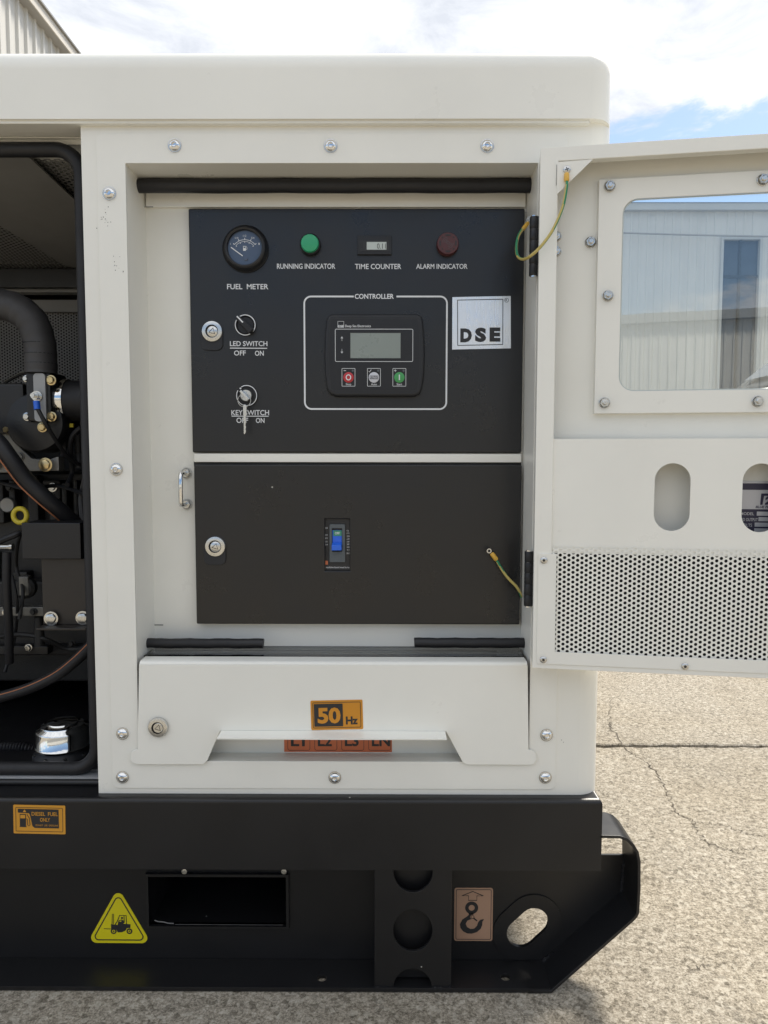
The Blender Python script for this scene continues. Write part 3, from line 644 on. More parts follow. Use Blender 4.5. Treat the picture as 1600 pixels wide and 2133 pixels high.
# foil badge
b = [P(942.3, 619, yt), P(1064, 616.5, yt), P(1064.2, 725.5, yt), P(942, 728, yt)]
m = MB(); m.plate([b[3], b[2], b[1], b[0]], [], Yp-.0007, Yp); badge = m.obj('foil_badge', FOIL, gen)
m = MB(); ye = Yp-.0010
q = [P(953.3, 625, ye), P(1047.8, 623.2, ye), P(1047.4, 717.5, ye), P(953.6, 719.5, ye)]
for a, c in zip(q, q[1:]+q[:1]): stroke(m, [a, c], SZ(1.5, ye), ye)
for ch, l, t, r_, bb in (('D', 959, 684, 983, 713), ('S', 989.5, 682.3, 1013, 712.4), ('E', 1020, 682, 1042.5, 711.5)): m.text(ch, BX(l, t, r_, bb, ye), ye, 0.065)
m.text('R', BX(1053.2, 622.6, 1057, 627.6, ye), ye, .01); stroke(m, arc(*P(1055.3, 625.2, ye), SZ(4.1, ye), 0, 360, 20), SZ(.8, ye), ye)
m.obj('lettering', INK, badge, smooth=0, flip=False)

# ---- divider and lower black door
m = MB(); m.plate(rect(P(404, 955, .07)[0], P(1086, 955, .07)[0], P(740, 963, .07)[1], P(740, 945, .07)[1]), [], 0.070, Yb-.0005); m.obj('panel_divider', CREAM, gen, bevel=0.001)
m = MB(); m.plate(rect(P(404, 966, .076)[0], P(1086, 966, .076)[0], P(740, 972, .076)[1], P(740, 961, .076)[1]), [], 0.0755, Yb-.0003); m.obj('panel_gap', INK, gen)
Yl = 0.064
lb = (P(406.5, 1134, Yl)[0], P(1085, 1134, Yl)[0], P(740, 1300.5, Yl)[1], P(740, 968, Yl)[1])
cut = BX(677, 1081, 728.5, 1189.5, Yl)
m = MB(); m.plate(rect(*lb), [rect(*cut)], Yl, Yb-.001); lowdoor = m.obj('breaker_door', BLACKP, gen, bevel=0.0018, seg=3)
m = MB(); stroke(m, [P(820, 997, Yl-.0003), P(850, 1008, Yl-.0003), P(885, 1013.5, Yl-.0003), (P(914, 1012, Yl-.0003))], .0004, Yl-.0003); m.obj('scratch', PLAST2, lowdoor, smooth=0)
# breaker
Yk = Yl+.006
b = BX(674, 1078, 732, 1193, Yk); m = MB(); m.plate(rect(*b), [], Yk, Yk+.004); brk = m.obj('breaker', INK, gen)
b = BX(686.5, 1092, 719, 1171, Yk-.003); hole = BX(691.5, 1100.5, 712.8, 1149, Yk-.004)
m = MB(); m.plate(rrect(*b, SZ(2.5, Yk)), [rect(*hole)], Yk-.004, Yk); m.obj('breaker_frame', GREYPL, brk, bevel=.0005)
m = MB(); m.plate(rect(*BX(692.2, 1104.5, 712.4, 1136, Yk-.003)), [], Yk-.0022, Yk); b = BX(691, 1131.5, 711.5, 1148, Yk-.012)
a0 = P(692.3, 1131, Yk-.004); 
m.add([(b[0], Yk-.003, b[3]), (b[1], Yk-.003, b[3]), (b[0], Yk-.013, b[3]-.003), (b[1], Yk-.013, b[3]-.003), (b[0], Yk-.013, b[2]+.001), (b[1], Yk-.013, b[2]+.001), (b[0], Yk-.003, b[2]), (b[1], Yk-.003, b[2])],
      [(0, 1, 3, 2), (2, 3, 5, 4), (4, 5, 7, 6), (0, 2, 4, 6), (1, 3, 5, 7)]); m.obj('toggle', BLUE, brk, bevel=.0008)
m = MB(); m.plate(rect(*BX(694.5, 1105, 712, 1116.3, Yk-.0024)), [], Yk-.0026, Yk-.0022); m.obj('off_tag', GREENT, brk); word(brk, 'OFF', 697.8, 1108.3, 707.6, 1113.2, Yk-.0029, .02)
m = MB(); m.plate(rect(*BX(677.6, 1168, 683, 1176, Yk-.0003)), [], Yk-.0006, Yk); m.obj('warning_mark', ORANGED, brk)
word(brk, 'insulation board must be ins', 679, 1179.8, 728, 1183.4, Yk-.0004, .005)
for i, (t_, y_) in enumerate((('Ue', 1105.5), ('(V)', 1111), ('220', 1117), ('230', 1122.8), ('240', 1128.5), ('380', 1134), ('400', 1139.8), ('415', 1145.5), ('EN I', 1152.8))): word(brk, t_, 722.3, y_-1.8, 722.3+(6 if len(t_) > 2 else 4.4), y_+1.5, Yk-.0004, 0)
for i, (t_, y_) in enumerate((('50', 1100), ('0V', 1114.5), ('8V', 1121), ('kA', 1128), ('OH', 1134.5))): word(brk, t_, 677.7, y_-1.7, 682.6, y_+1.7, Yk-.0004, 0)

# ---- locks
def lock(px_, py_, Y, tongue, tpx=None, sc=1.0):
    c = P3(px_, py_, Y-.004); R1 = SZ(22, Y)*sc; m = MB()
    m.lathe(c.x, Y, c.z, [(R1, 0), (R1, .003), (R1*.93, .0047), (R1*.64, .0056), (R1*.60, .0056)], 32); m.lathe(c.x, Y, c.z, [(R1*.60, .0056), (R1*.59, .002)], 32); L = m.obj('lock', STEEL, gen)
    m = MB(); m.lathe(c.x, Y, c.z, [(R1*.6, .0022), (0, .0022)], 24); m.obj('lock_well', INK, L)  # recess floor coloured black, putting the shade round the core into the colour
    m = MB(); m.lathe(c.x+.0006, Y, c.z-.0002, [(R1*.5, .003), (R1*.5, .0044), (R1*.46, .0049), (0, .0049)], 24); m.obj('lock_core', STEEL, L)
    m = MB(); T = [(c.x+.0006+R1*.33*cos(radians(a)), c.z-.0002+R1*.33*sin(radians(a))) for a in (75, 195, 315)]; stroke(m, T, R1*.08, Y-.0052, True); m.obj('lock_mark', PLAST2, L, smooth=0, flip=False)
    if tongue:
        x0_, x1_, zb_, zt_ = BX(px_-23, py_-4, px_+23, py_+tongue, Y); m = MB(); m.plate(rrect(x0_, x1_, zb_, zt_, SZ(12, Y)), [], Y-.0026, Y); m.obj('lock_cover', PLAST2, L, bevel=.0008)
lock(441.5, 690, Yp, 40); lock(448, 1138.5, Yl, 38); 
# ---- grab handle beside the lower door
h = MB(); yh = Yb; t1, t2 = P3(389, 990, yh), P3(389, 1050, yh); o1 = Vector((0, -.030, 0)); zt_, zb_ = P(380, 986.5, yh-.03)[1], P(380, 1053, yh-.03)[1]
bx_ = P(378.5, 1020, yh-.03)[0]
pts = [(t1.x, yh, zt_)]+[(t1.x+(bx_-t1.x)*0, yh-.022, zt_)]+[(t1.x-.001, yh-.028, zt_-.001), (t1.x-.001, yh-.030, zt_-.004)]+[(t1.x-.001, yh-.030, zb_+.004), (t1.x-.001, yh-.028, zb_+.001), (t1.x, yh-.022, zb_), (t1.x, yh, zb_)]
h.tube(pts, .0032, 10); hd = h.obj('grab_handle', CHROME, gen)
for zz in (zt_, zb_):
    m = MB(); m.lathe(t1.x, yh, zz, [(.0078, 0), (.0078, .0012)], 20); m.lathe(t1.x, yh, zz, [(.0066, .0012), (.0066, .006), (.0058, .0066), (.003, .0066)], 6); m.obj('handle_nut', STEEL, hd, smooth=30)

# ---- drop-down flap at the bottom of the recess
Yw = -0.0065
def Q(x, y): return P(x, y, Yw)
fo = [Q(289.5, 1385), Q(1099.5, 1385), Q(1101.5, 1562), Q(1109, 1563), Q(1116.5, 1569), Q(1117.5, 1583), Q(1113, 1591), Q(1106, 1593.5), Q(972, 1593), Q(964, 1588), Q(929, 1522.5), Q(459, 1522.5), Q(432, 1584), Q(424, 1592.5), Q(284, 1592.5), Q(274, 1588), Q(271.5, 1580), Q(273, 1568), Q(279, 1563), Q(286.5, 1561)]
zt1 = (fo[0][1]+fo[1][1])/2; fo[0] = (fo[0][0], zt1); fo[1] = (fo[1][0], zt1)
zc1 = (fo[10][1]+fo[11][1])/2; fo[10] = (fo[10][0], zc1); fo[11] = (fo[11][0], zc1)
m = MB(); m.plate(list(reversed(fo)), [], Yw, Yw+.002); flap = m.obj('access_flap', CREAM, gen, bevel=.0006)
m = MB(); pts = [(Yw+.0002, zt1), (Yw+.0008, zt1+.0018), (Yw+.0026, zt1+.0034), (Yw+.005, zt1+.0042), (Yw+.026, zt1+.0044)]
xa, xb = fo[0][0]+.0006, fo[1][0]-.0006; k = len(pts); m.add([(xa, y, zz) for y, zz in pts]+[(xb, y, zz) for y, zz in pts], [(i, i+1, i+1+k, i+k) for i in range(k-1)]); m.obj('flap_fold', CREAM, flap, smooth=60)
# bent lip that serves as a pull
la, lbx = fo[11][0]+.0008, fo[10][0]-.0008
m = MB(); pts = [(Yw+.001, zc1), (Yw-.002, zc1-.0004), (Yw-.005, zc1-.0008), (Yw-.025, zc1-.0014), (Yw-.025, zc1-.003), (Yw-.003, zc1-.0024), (Yw+.001, zc1-.0020)]
k = len(pts); m.add([(la, y, zz) for y, zz in pts]+[(lbx, y, zz) for y, zz in pts], [(i, (i+1) % k, (i+1) % k+k, i+k) for i in range(k)]+[tuple(range(k)), tuple(range(2*k-1, k-1, -1))]); m.obj('flap_lip', CREAM, flap, smooth=30)
lock(328.5, 1516, Yw, 0, sc=.98)
# socket box behind the lip
yv = 0.030; zz0 = P(690, 1568, yv)[1]
m = MB(); m.box(x0+.001, x1-.001, yv, yv+.003, zz0-.001, P(690, 1500, yv)[1]); m.add([(x0, yv, zz0), (x1, yv, zz0), (x1, -.001, OP[2]), (x0, -.001, OP[2])], [(0, 1, 2, 3)]); m.obj('terminal_cover', CREAM2, gen)
m = MB(); m.plate(rect(*BX(592, 1532, 816.5, 1566.5, yv-.0006)), [], yv-.0006, yv); st = m.obj('terminal_sticker', ORANGED, gen)
m = MB(); yy = yv-.0009
for i, t_ in enumerate(('L1', 'L2', 'L3', 'LN')):
    l = 599+56.2*i; outline(m, *BX(l, 1520, l+47, 1563.5, yy), SZ(5, yy), SZ(.9, yy), yy); m.text(t_, BX(l+7, 1532, l+ (36 if t_ != 'LN' else 45), 1554.5, yy), yy, .03)
m.obj('lettering', INK, st, smooth=0, flip=False)
# frequency sticker
ys = Yw-.0004; o = [P(647, 1460, ys), P(755.5, 1456.5, ys), P(756.5, 1518.5, ys), P(648, 1521.5, ys)]
b = BX(647.5, 1458.5, 756, 1520, ys); m = MB(); m.plate(rrect(*b, SZ(3, ys)), [], ys, Yw+.0002); stk = m.obj('frequency_sticker', ORANGE, gen, label='orange sticker reading 50 Hz')
ox, oz = (b[0]+b[1])/2, (b[2]+b[3])/2
m = MB(); yy = ys-.0003; outline(m, *inset(b, SZ(4.2, ys)), SZ(3, ys), SZ(1.1, ys), yy); k = SZ(1, ys); dk = (b[0]+7*k, b[0]+68.5*k, b[2]+7.5*k, b[3]-7.5*k); fill(m, rrect(*dk, SZ(1.5, ys)), yy)
m.text('Hz', (b[0]+74.5*k, b[0]+100*k, b[2]+11*k, b[2]+28.5*k), yy, .04); m.obj('sticker_print', INK, stk, smooth=0, flip=False)
m = MB(); m.text('50', (b[0]+14.5*k, b[0]+63.5*k, b[2]+14*k, b[2]+49*k), yy-.0003, .04); m.obj('lettering', ORANGE, stk, smooth=0, flip=False)
for ch in [stk]:
    R_ = Matrix.Translation(Vector((ox, 0, oz))) @ Matrix.Rotation(radians(1.4), 4, 'Y').inverted() @ Matrix.Translation(Vector((-ox, 0, -oz)))
    ch.matrix_local = R_

# ------------------------------------------------------------------ skid base
Yf = -0.015; Ywb = 0.046
BZ1, BZ0 = P(620, 1664, Yf)[1], P(620, 1812, Yf)[1]; BXR = P(1254, 1735, Yf)[0]
m = MB(); m.box(X_END-.02, BXR, Yf, Y_BACK+.015, BZ0, BZ1); m.obj('base_tank', BLACKB, gen, bevel=.007, seg=4, smooth=60, edges=lambda e: all(v.co.z > BZ1-.001 for v in e.verts))
m = MB(); m.box(X_END, XL+.003, 0.022, .04, BZ1-.001, P(90, 1626, .022)[1]); m.obj('tank_lip', BLACKB, gen, bevel=.004, seg=3, smooth=60)
def stadium(a, b, r_, n=12):
    a, b = Vector(a), Vector(b); d = (b-a).normalized(); th = math.atan2(d.y, d.x); pts = []
    for i in range(n+1): t = th-pi/2+pi*i/n; pts.append((b.x+r_*cos(t), b.y+r_*sin(t)))
    for i in range(n+1): t = th+pi/2+pi*i/n; pts.append((a.x+r_*cos(t), a.y+r_*sin(t)))
    return pts
sa, sb = P(1086, 1946.5, Ywb-.004), P(1113, 1922, Ywb-.004); sr = SZ(31, Ywb)
pk = BX(312, 1822.5, 597, 1925, Ywb)
zfl = P(600, 2000, Ywb)[1]
def web(Y, name):
    o = [(X_END, .004), P(1150, 2064, Y), P(1128, 2006, Y), P(1296, 1880, Y), P(1303, 1781, Y), P(1236, 1781, Y), (P(1236, 1781, Y)[0], BZ0-.0005), (X_END, BZ0-.0005)]
    m = MB(); m.plate(o, [rect(*pk), stadium(sa, sb, sr)], Y, Y+.004); return m.obj(name, BLACKB, gen)
web(Ywb, 'skid_web'); web(Y_BACK-.06, 'skid_web')
m = MB(); m.plate(stadium(sa, sb, sr+SZ(30, Ywb), 18), [stadium(sa, sb, sr)], Ywb-.0022, Ywb-.0004); m.obj('lifting_eye', BLACKB, gen, bevel=.0006)
# fork pocket
m = MB(); w_ = .004; b = pk
for a in ((b[0]-w_, b[0], b[2]-w_, b[3]+w_), (b[1], b[1]+w_, b[2]-w_, b[3]+w_), (b[0], b[1], b[2]-w_, b[2]), (b[0], b[1], b[3], b[3]+w_)): m.box(a[0], a[1], Ywb-.006, Y_BACK-.06, a[2], a[3])
m.box(b[0], b[1], .5, .504, b[2], b[3]); m.obj('fork_pocket', BLACKB, gen)
m = MB()
for px_ in (385, 592):
    c = P(px_, 1813.5, .03); m.lathe(c[0], .03, c[1], [(.0045, 0), (.004, .003), (0, .004)], 10)
m.obj('pocket_rivet', STEEL, gen)
# bottom flange with bolt holes (built lying flat)
def flange(y0, y1, holes):
    o = [(X_END, y0), (P(1148, 2068, Yf)[0], y0), (P(1133, 2003, Ywb)[0], y1), (X_END, y1)]
    loops = [o]+holes; flat = [p for l in loops for p in l]; n = len(flat); t = tessellate_polygon([[Vector((p[0], p[1], 0)) for p in l] for l in loops])
    m = MB(); vs = [(p[0], p[1], .0075) for p in flat]+[(p[0], p[1], .0015) for p in flat]; fs = [tuple(q) for q in t]+[tuple(i+n for i in q) for q in t]; of = 0
    for l in loops:
        k = len(l); fs += [(of+i, of+(i+1) % k, of+(i+1) % k+n, of+i+n) for i in range(k)]; of += k
    m.add(vs, fs); return m.obj('skid_flange', BLACKB, gen, bevel=.0008)
hs = []
for px_, py_ in ((671, 2036.5), (1053, 2035)):
    d = ray(px_, py_); t = (.0075-CAM.z)/d.z; c = CAM+d*t; hs.append(circ(c.x, c.y, .0072, 16))
flange(Yf+.001, Ywb-.0005, hs); flange(Y_BACK-.054, Y_BACK, [])
# post plate with three round holes
yg = Yf+.004
pl = (P(780, 1935, yg)[0], P(941, 1935, yg)[0], P(860, 2058, yg)[1], BZ0-.0005)
cx_ = P(860, 1938, yg)[0]; c1, c2, c3 = P(860, 1815, yg)[1], P(860, 1938.5, yg)[1], P(860, 2061, yg)[1]; rp = SZ(42.5, yg); rv = SZ(47.5, yg)
n = 24; top_arc = [(cx_+rp*cos(radians(a)), c1+rv*sin(radians(a))) for a in range(-180, 1, 10) if c1+rv*sin(radians(a)) < pl[3]-.0002]; top_arc = [(cx_-rp, pl[3])]+top_arc[1:-1]+[(cx_+rp, pl[3])]
bot_arc = [(cx_+rp*cos(radians(a)), c3+rv*sin(radians(a))) for a in range(0, 181, 10) if c3+rv*sin(radians(a)) > pl[2]+.0002]; bot_arc = [(cx_+rp, pl[2])]+bot_arc[1:-1]+[(cx_-rp, pl[2])]
o = [(pl[0], pl[2])]+list(reversed(bot_arc))+[(pl[1], pl[2]), (pl[1], pl[3])]+list(reversed(top_arc))+[(pl[0], pl[3])]
m = MB(); m.plate(o, [circ(cx_, c2, rp, 32, rv)], yg, yg+.005); m.obj('skid_post', BLACKB, gen, bevel=.0009)
m = MB(); m.box(pl[0]+.0055, pl[1]-.0055, yg+.017, yg+.02, .009, pl[3]-.001); m.obj('post_backing', BLACKB, gen)
m = MB(); m.box(pl[0], pl[0]+.005, yg+.0052, Ywb-.0005, .009, pl[3]); m.box(pl[1]-.005, pl[1], yg+.0052, Ywb-.0005, .009, pl[3]); m.obj('post_side', BLACKB, gen)
# end strap bent round the skid nose
side = [(1250, 1740), (1292, 1741), (1308, 1747), (1322, 1760), (1331, 1775), (1335, 1795), (1335, 1850), (1332, 1903), (1328, 1911), (1322, 1918), (1150, 2069), (1100, 2069.5)]
sp = [P(x, y, Yf) for x, y in side]; inn = []; th = .0042
for i, p in enumerate(sp):
    a = Vector(sp[max(0, i-1)]); b = Vector(sp[min(len(sp)-1, i+1)]); d = (b-a).normalized(); inn.append((p[0]-th*(-d.y)*-1*-1 if False else p[0]+d.y*th, p[1]-d.x*th))
for ya_, yb_ in ((Yf, Ywb+.008), (Y_BACK-.068, Y_BACK-.002)): m = MB(); m.plate(sp+list(reversed(inn)), [], ya_, yb_); m.obj('end_strap', BLACKB, gen, bevel=.0007, smooth=40)
WELD = paint('highlight_toned_weld', (0.022, 0.022, 0.024), 0.28, 0.3, 0.5)  # colour lifted above the base coat to stand in for highlights on the beads
def bead(pxs, Y, rad, seed):
    rng = random.Random(seed); pts = []
    for a, b in zip(pxs, pxs[1:]):
        n = max(4, int(math.hypot(b[0]-a[0], b[1]-a[1])/2.2))
        for i in range(n): t = i/n; pts.append(P3(a[0]+(b[0]-a[0])*t+rng.uniform(-1, 1), a[1]+(b[1]-a[1])*t+rng.uniform(-1, 1), Y))
    m = MB(); rs = [rad*rng.uniform(.6, 1.25) for _ in pts]; m.tube(pts, lambda t: rs[int(t*(len(rs)-1))], 6); m.obj('weld_bead', WELD, gen)
bead([(1302, 1783), (1296, 1840), (1294, 1876)], Ywb-.001, .0024, 1); bead([(1292, 1878), (1240, 1921), (1180, 1970), (1131, 2006)], Ywb-.002, .0046, 2)
bead([(1131, 1996), (1138, 2010)], Ywb-.001, .003, 5); bead([(783, 2058), (820, 2062)], yg-.001, .0016, 3); bead([(905, 2060), (942, 2059)], yg-.001, .002, 4)

SCUFF = paint('bare_scuffed_metal', (0.20, 0.20, 0.20), 0.6, 0.3, 0.6, metal=0.4)
m = MB(); rng = random.Random(9)
stroke(m, [P(x, y+rng.uniform(-.8, .8), Ywb-.0063) for x, y in ((322, 1917), (330, 1920), (340, 1921), (350, 1922.5), (362, 1924.5))], SZ(2.6, Ywb), Ywb-.0063); stroke(m, [P(365, 1925.5, Ywb-.0063), P(500, 1926.5, Ywb-.0063), P(590, 1927, Ywb-.0063)], SZ(.7, Ywb), Ywb-.0063)
m.obj('pocket_scuff', SCUFF, gen, smooth=0, flip=False)
# stickers on the base
def sticker(name, l, t, r_, b, Y, mat, rad, tilt=0.0, label=None):
    y = Y-.0005; bb = BX(l, t, r_, b, y); m = MB(); m.plate(rrect(*bb, SZ(rad, y)), [], y, Y+.0002); o = m.obj(name, mat, gen, label=label); return o, bb, y-.0003
def tilt(o, bb, deg):
    ox, oz = (bb[0]+bb[1])/2, (bb[2]+bb[3])/2
    o.matrix_local = Matrix.Translation(Vector((ox, 0, oz))) @ Matrix.Rotation(radians(deg), 4, 'Y') @ Matrix.Translation(Vector((-ox, 0, -oz)))
o, bb, y = sticker('fuel_sticker', 28, 1677.5, 136, 1737, Yf, AMBER, 2, label='amber sticker reading DIESEL FUEL ONLY')
k = SZ(1, y); X0, Z1 = bb[0], bb[3]
def L(x, yy): return (X0+(x-28)*k, Z1-(yy-1677.5)*k)
m = MB(); outline(m, *inset(bb, 5*k), 2*k, 1*k, y); fill(m, [L(38, 1686), L(126, 1686), L(126.5, 1728), L(74, 1728), L(69, 1724), L(64, 1699), L(62, 1695.5), L(38, 1694.5)], y)
fill(m, [L(42, 1697.5), L(55.5, 1697.5), L(55.5, 1724.5), L(57, 1726.5), L(41, 1726.5), L(42, 1724.5)], y); stroke(m, [L(55.5, 1708), L(58.5, 1709), L(59, 1722), L(61.5, 1724), L(64, 1721), L(62.5, 1706), L(60.5, 1703), L(57.5, 1698)], 1.5*k, y)
m.obj('sticker_print', INK, o, smooth=0, flip=False)
m = MB(); y2 = y-.0003
def tx(s_, l, t, r_, b, bold=.012): a, c = L(l, b), L(r_, t); m.text(s_, (a[0], c[0], a[1], c[1]), y2, bold)
tx('DIESEL  FUEL', 68, 1692, 124.5, 1700.5); tx('ONLY', 86, 1705, 107.5, 1713.5); tx('DONOT  USE  GASOLINE', 76.5, 1719.8, 124.5, 1723.6, 0)
fill(m, [L(49, 1693), L(56.5, 1693), L(52.7, 1686.8)], y2); fill(m, [L(43.5, 1699.3), L(54, 1699.3), L(54, 1707), L(43.5, 1707)], y2); m.obj('lettering', AMBER, o, smooth=0, flip=False); tilt(o, bb, 1.0)
# lifting hook sticker
o, bb, y = sticker('hook_sticker', 946.5, 1849.5, 1026.5, 1960, Ywb, COPPERY, 5, label='copper sticker with a lifting hook symbol')
k = SZ(1, y); X0, Z1 = bb[0], bb[3]
def L2(x, yy): return (X0+(x-946.5)*k, Z1-(yy-1849.5)*k)
m = MB(); outline(m, *inset(bb, 3.2*k), 3.5*k, 1.3*k, y)
ar = [(986, 1857.5), (1009, 1867.2), (995, 1867.2), (995, 1877.5), (977, 1877.5), (977, 1867.2), (963, 1867.2)]
stroke(m, [L2(*p) for p in ar], 1.9*k, y, True)
m.plate(circ(*L2(984, 1894.5), 14.2*k, 24), [circ(*L2(984, 1894.5), 6.6*k, 18)], y, y+.0002)
hk = [(977, 1906), (978, 1910), (974, 1914), (964, 1921), (959, 1931), (960, 1940), (966, 1948), (975, 1952.5), (985, 1953), (996, 1949.5), (1004, 1942), (1007.5, 1933), (1007.5, 1926), (1011.5, 1919.5), (1003, 1921.5), (998.5, 1927), (996, 1935), (990, 1941.5), (982, 1942.5), (974.5, 1938), (971.5, 1930.5), (975, 1923.5), (982, 1920.5), (985, 1920), (981, 1916), (983, 1911.5), (988, 1910), (988.5, 1906)]
fill(m, [L2(*p) for p in hk], y); stroke(m, [L2(988.5, 1917.5), L2(996, 1924)], 3*k, y-.0002); c = L2(986, 1915); stroke(m, arc(c[0], c[1], 3.4*k, 0, 360, 16), 1.2*k, y-.0003); m.obj('sticker_print', INK, o, smooth=0, flip=False)
m = MB(); m.plate(circ(*L2(986, 1915), 4.8*k, 16), [circ(*L2(986, 1915), 4.0*k, 16)], y-.0002, y-.0001); m.plate(circ(*L2(986, 1915), 2.7*k, 14), [], y-.0002, y-.0001); m.obj('sticker_gap', COPPERY, o, smooth=0)
# forklift triangle
def tri(cx, cz, pts, rad, n=8):
    out = []; V_ = [Vector(p) for p in pts]
    for i in range(3):
        p, a, b = V_[i], V_[i-1], V_[(i+1) % 3]; d1 = (a-p).normalized(); d2 = (b-p).normalized(); ang = d1.angle(d2); q = rad/tan(ang/2); c = p+(d1+d2).normalized()*(rad/sin(ang/2))
        s0 = p+d1*q-c; s1 = p+d2*q-c; a0 = math.atan2(s0.y, s0.x); a1 = math.atan2(s1.y, s1.x)
        da = (a1-a0+pi) % (2*pi)-pi
        out += [(c.x+rad*cos(a0+da*j/n), c.y+rad*sin(a0+da*j/n)) for j in range(n+1)]
    return out
y = Ywb-.0005; k = SZ(1, y)
tp = [P(246, 1849, y), P(315, 1965, y), P(182, 1964, y)]; m = MB(); m.plate(tri(0, 0, tp, 12*k), [], y, Ywb+.0002); o = m.obj('forklift_sticker', YELLOW, gen, label='yellow triangle sticker with a forklift symbol')
y -= .0003; m = MB(); cen = ((tp[0][0]+tp[1][0]+tp[2][0])/3, (tp[0][1]+tp[1][1]+tp[2][1])/3)
def shr(f): return [(cen[0]+(p[0]-cen[0])*f, cen[1]+(p[1]-cen[1])*f) for p in tp]
t1_, t2_ = tri(0, 0, shr(.855), 8.8*k), tri(0, 0, shr(.795), 6.5*k); kk = len(t1_); m.add([(p[0], y, p[1]) for p in t1_]+[(p[0], y, p[1]) for p in t2_], [(i, (i+1) % kk, (i+1) % kk+kk, i+kk) for i in range(kk)])
def T_(x, yy): return P(180+x/11.43, 1840+yy/11.43, y)
fill(m, [T_(585, 970), T_(650, 985), T_(745, 990), T_(760, 900), T_(860, 930), T_(890, 965), T_(1052, 975), T_(1048, 1060), T_(960, 1070), T_(935, 1125), T_(850, 1165), T_(745, 1170), T_(720, 1110), T_(590, 1100)], y)
for pl_, w_ in (([(618, 725), (610, 980)], 16), ([(648, 725), (645, 980)], 14), ([(415, 1080), (590, 1088)], 16), ([(672, 1000), (745, 890), (790, 765), (945, 765), (955, 970)], 22), ([(895, 765), (900, 940)], 20), ([(770, 890), (850, 870)], 20)): stroke(m, [T_(*p) for p in pl_], w_/11.43*k, y-.0001)
fill(m, [T_(840, 870), T_(880, 880), T_(895, 950), T_(820, 950)], y-.0001); m.plate(circ(*T_(848, 825), 2.4*k, 12), [], y-.0002, y)
for cx2 in (650, 1025): m.plate(circ(*T_(cx2, 1140), 6.5*k, 18), [circ(*T_(cx2, 1140), 3.4*k, 14)], y-.0002, y); m.plate(circ(*T_(cx2, 1140), 1.6*k, 10), [], y-.0002, y)
m.obj('sticker_print', INK, o, smooth=0, flip=False)
m = MB()
for cx2 in (650, 1025): m.plate(circ(*T_(cx2, 1140), 3.4*k, 14), [circ(*T_(cx2, 1140), 2.4*k, 14)], y-.0003, y-.0002)
m.obj('sticker_gap', YELLOW, o, smooth=0)

# ------------------------------------------------------------------ control door, swung open to the right
DA = radians(8.7); DO = Vector((P(1117.5, 850, -0.045)[0], -0.045, 0))
du = Vector((cos(DA), -sin(DA), 0)); dn = Vector((sin(DA), cos(DA), 0))
def D(px_, py_, w):
    d = ray(px_, py_); t = (w-(CAM-DO).dot(dn))/d.dot(dn); p = CAM+d*t; return ((p-DO).dot(du), p.z)
def DB(l, t, r_, b, w):
    a, c, e, f = D(l, t, w), D(r_, t, w), D(l, b, w), D(r_, b, w); return ((a[0]+e[0])/2, (c[0]+f[0])/2, (e[1]+f[1])/2, (a[1]+c[1])/2)
door = bpy.data.objects.new('control_door', None); COL.objects.link(door); door.parent = gen; door.location = DO; door.rotation_euler = (0, 0, -DA); door.empty_display_size = .05
DWD = 0.60
dz1 = (D(1125, 306, 0)[1]+D(1600, 279, 0)[1])/2; dz0 = (D(1120, 1391, 0)[1]+D(1600, 1415, 0)[1])/2
wl = D(1156, 750, 0)[0]; wt = D(1300, 327, 0)[1]; wb = dz0+.012
ws = .036                                                           # depth of the inner face of the outer skin
m = MB(); hole = rect(wl, DWD-wl, wb, wt); m.plate(rect(0, DWD, dz0, dz1), [hole], 0, .002); m.sleeve(hole, .002, .012)
m.obj('door_rim', CREAM, door, bevel=.0012)
win = [D(1293.5, 600, .028)[0], DWD-D(1293.5, 600, .028)[0]+.02, D(1450, 813, .028)[1], D(1450, 408, .028)[1]]
m = MB(); m.plate(rect(.0005, DWD-.0005, dz0+.0005, dz1-.0005), [rrect(win[0]-.012, win[1]+.012, win[2]-.012, win[3]+.012, .02)], ws, ws+.002); m.sleeve(rect(.0005, DWD-.0005, dz0+.0005, dz1-.0005), .002, ws); m.obj('door_skin', CREAM, door)
wf = .026
fo_ = (D(1243, 617, wf)[0], DWD-D(1243, 617, wf)[0]+.02, D(1420, 860, wf)[1], D(1420, 364, wf)[1])
m = MB(); m.plate(rect(*fo_), [rrect(*win, .019, 8)], wf, wf+.002); m.sleeve(rect(*fo_), wf+.0021, ws); m.obj('window_frame', CREAM, door, bevel=.0009)
m = MB(); m.plate(rrect(win[0]-.006, win[1]+.006, win[2]-.006, win[3]+.006, .022), [], wf+.003, wf+.0055); m.obj('window_pane', ACRYLIC, door)
m = MB(); fr2 = rrect(win[0], win[1], win[2], win[3], .019, 8); stroke(m, [(p[0], p[1]) for p in rrect(win[0]+.0006, win[1]-.0006, win[2]+.0006, win[3]-.0006, .0185, 8)], .0018, wf+.0026, True); m.obj('pane_edge', LCDP, door, smooth=0)
# nuts
m = MB(); m.lathe(0, 0, 0, [(.0072, 0), (.0072, .001), (.0066, .0014)], 20); m.lathe(0, 0, 0, [(.0062, .0014), (.0062, .0052), (.0056, .006), (.0038, .006)], 6); m.lathe(0, 0, 0, [(.0036, .006), (.0036, .0082), (.0026, .009), (0, .009)], 14)
NUT = mesh_only(m, 'nut', STEEL, smooth=30)
for px_, py_, w in ((1270, 388.5, wf), (1589, 375, wf), (1266, 616, wf), (1259, 839, wf), (1578, 836, wf), (1230, 505, ws), (1158, 493, ws), (1158, 524, ws)):
    c = D(px_, py_, w); inst(NUT, 'nut', door, (c[0], w, c[1]), (0, random.uniform(0, 1), 0))
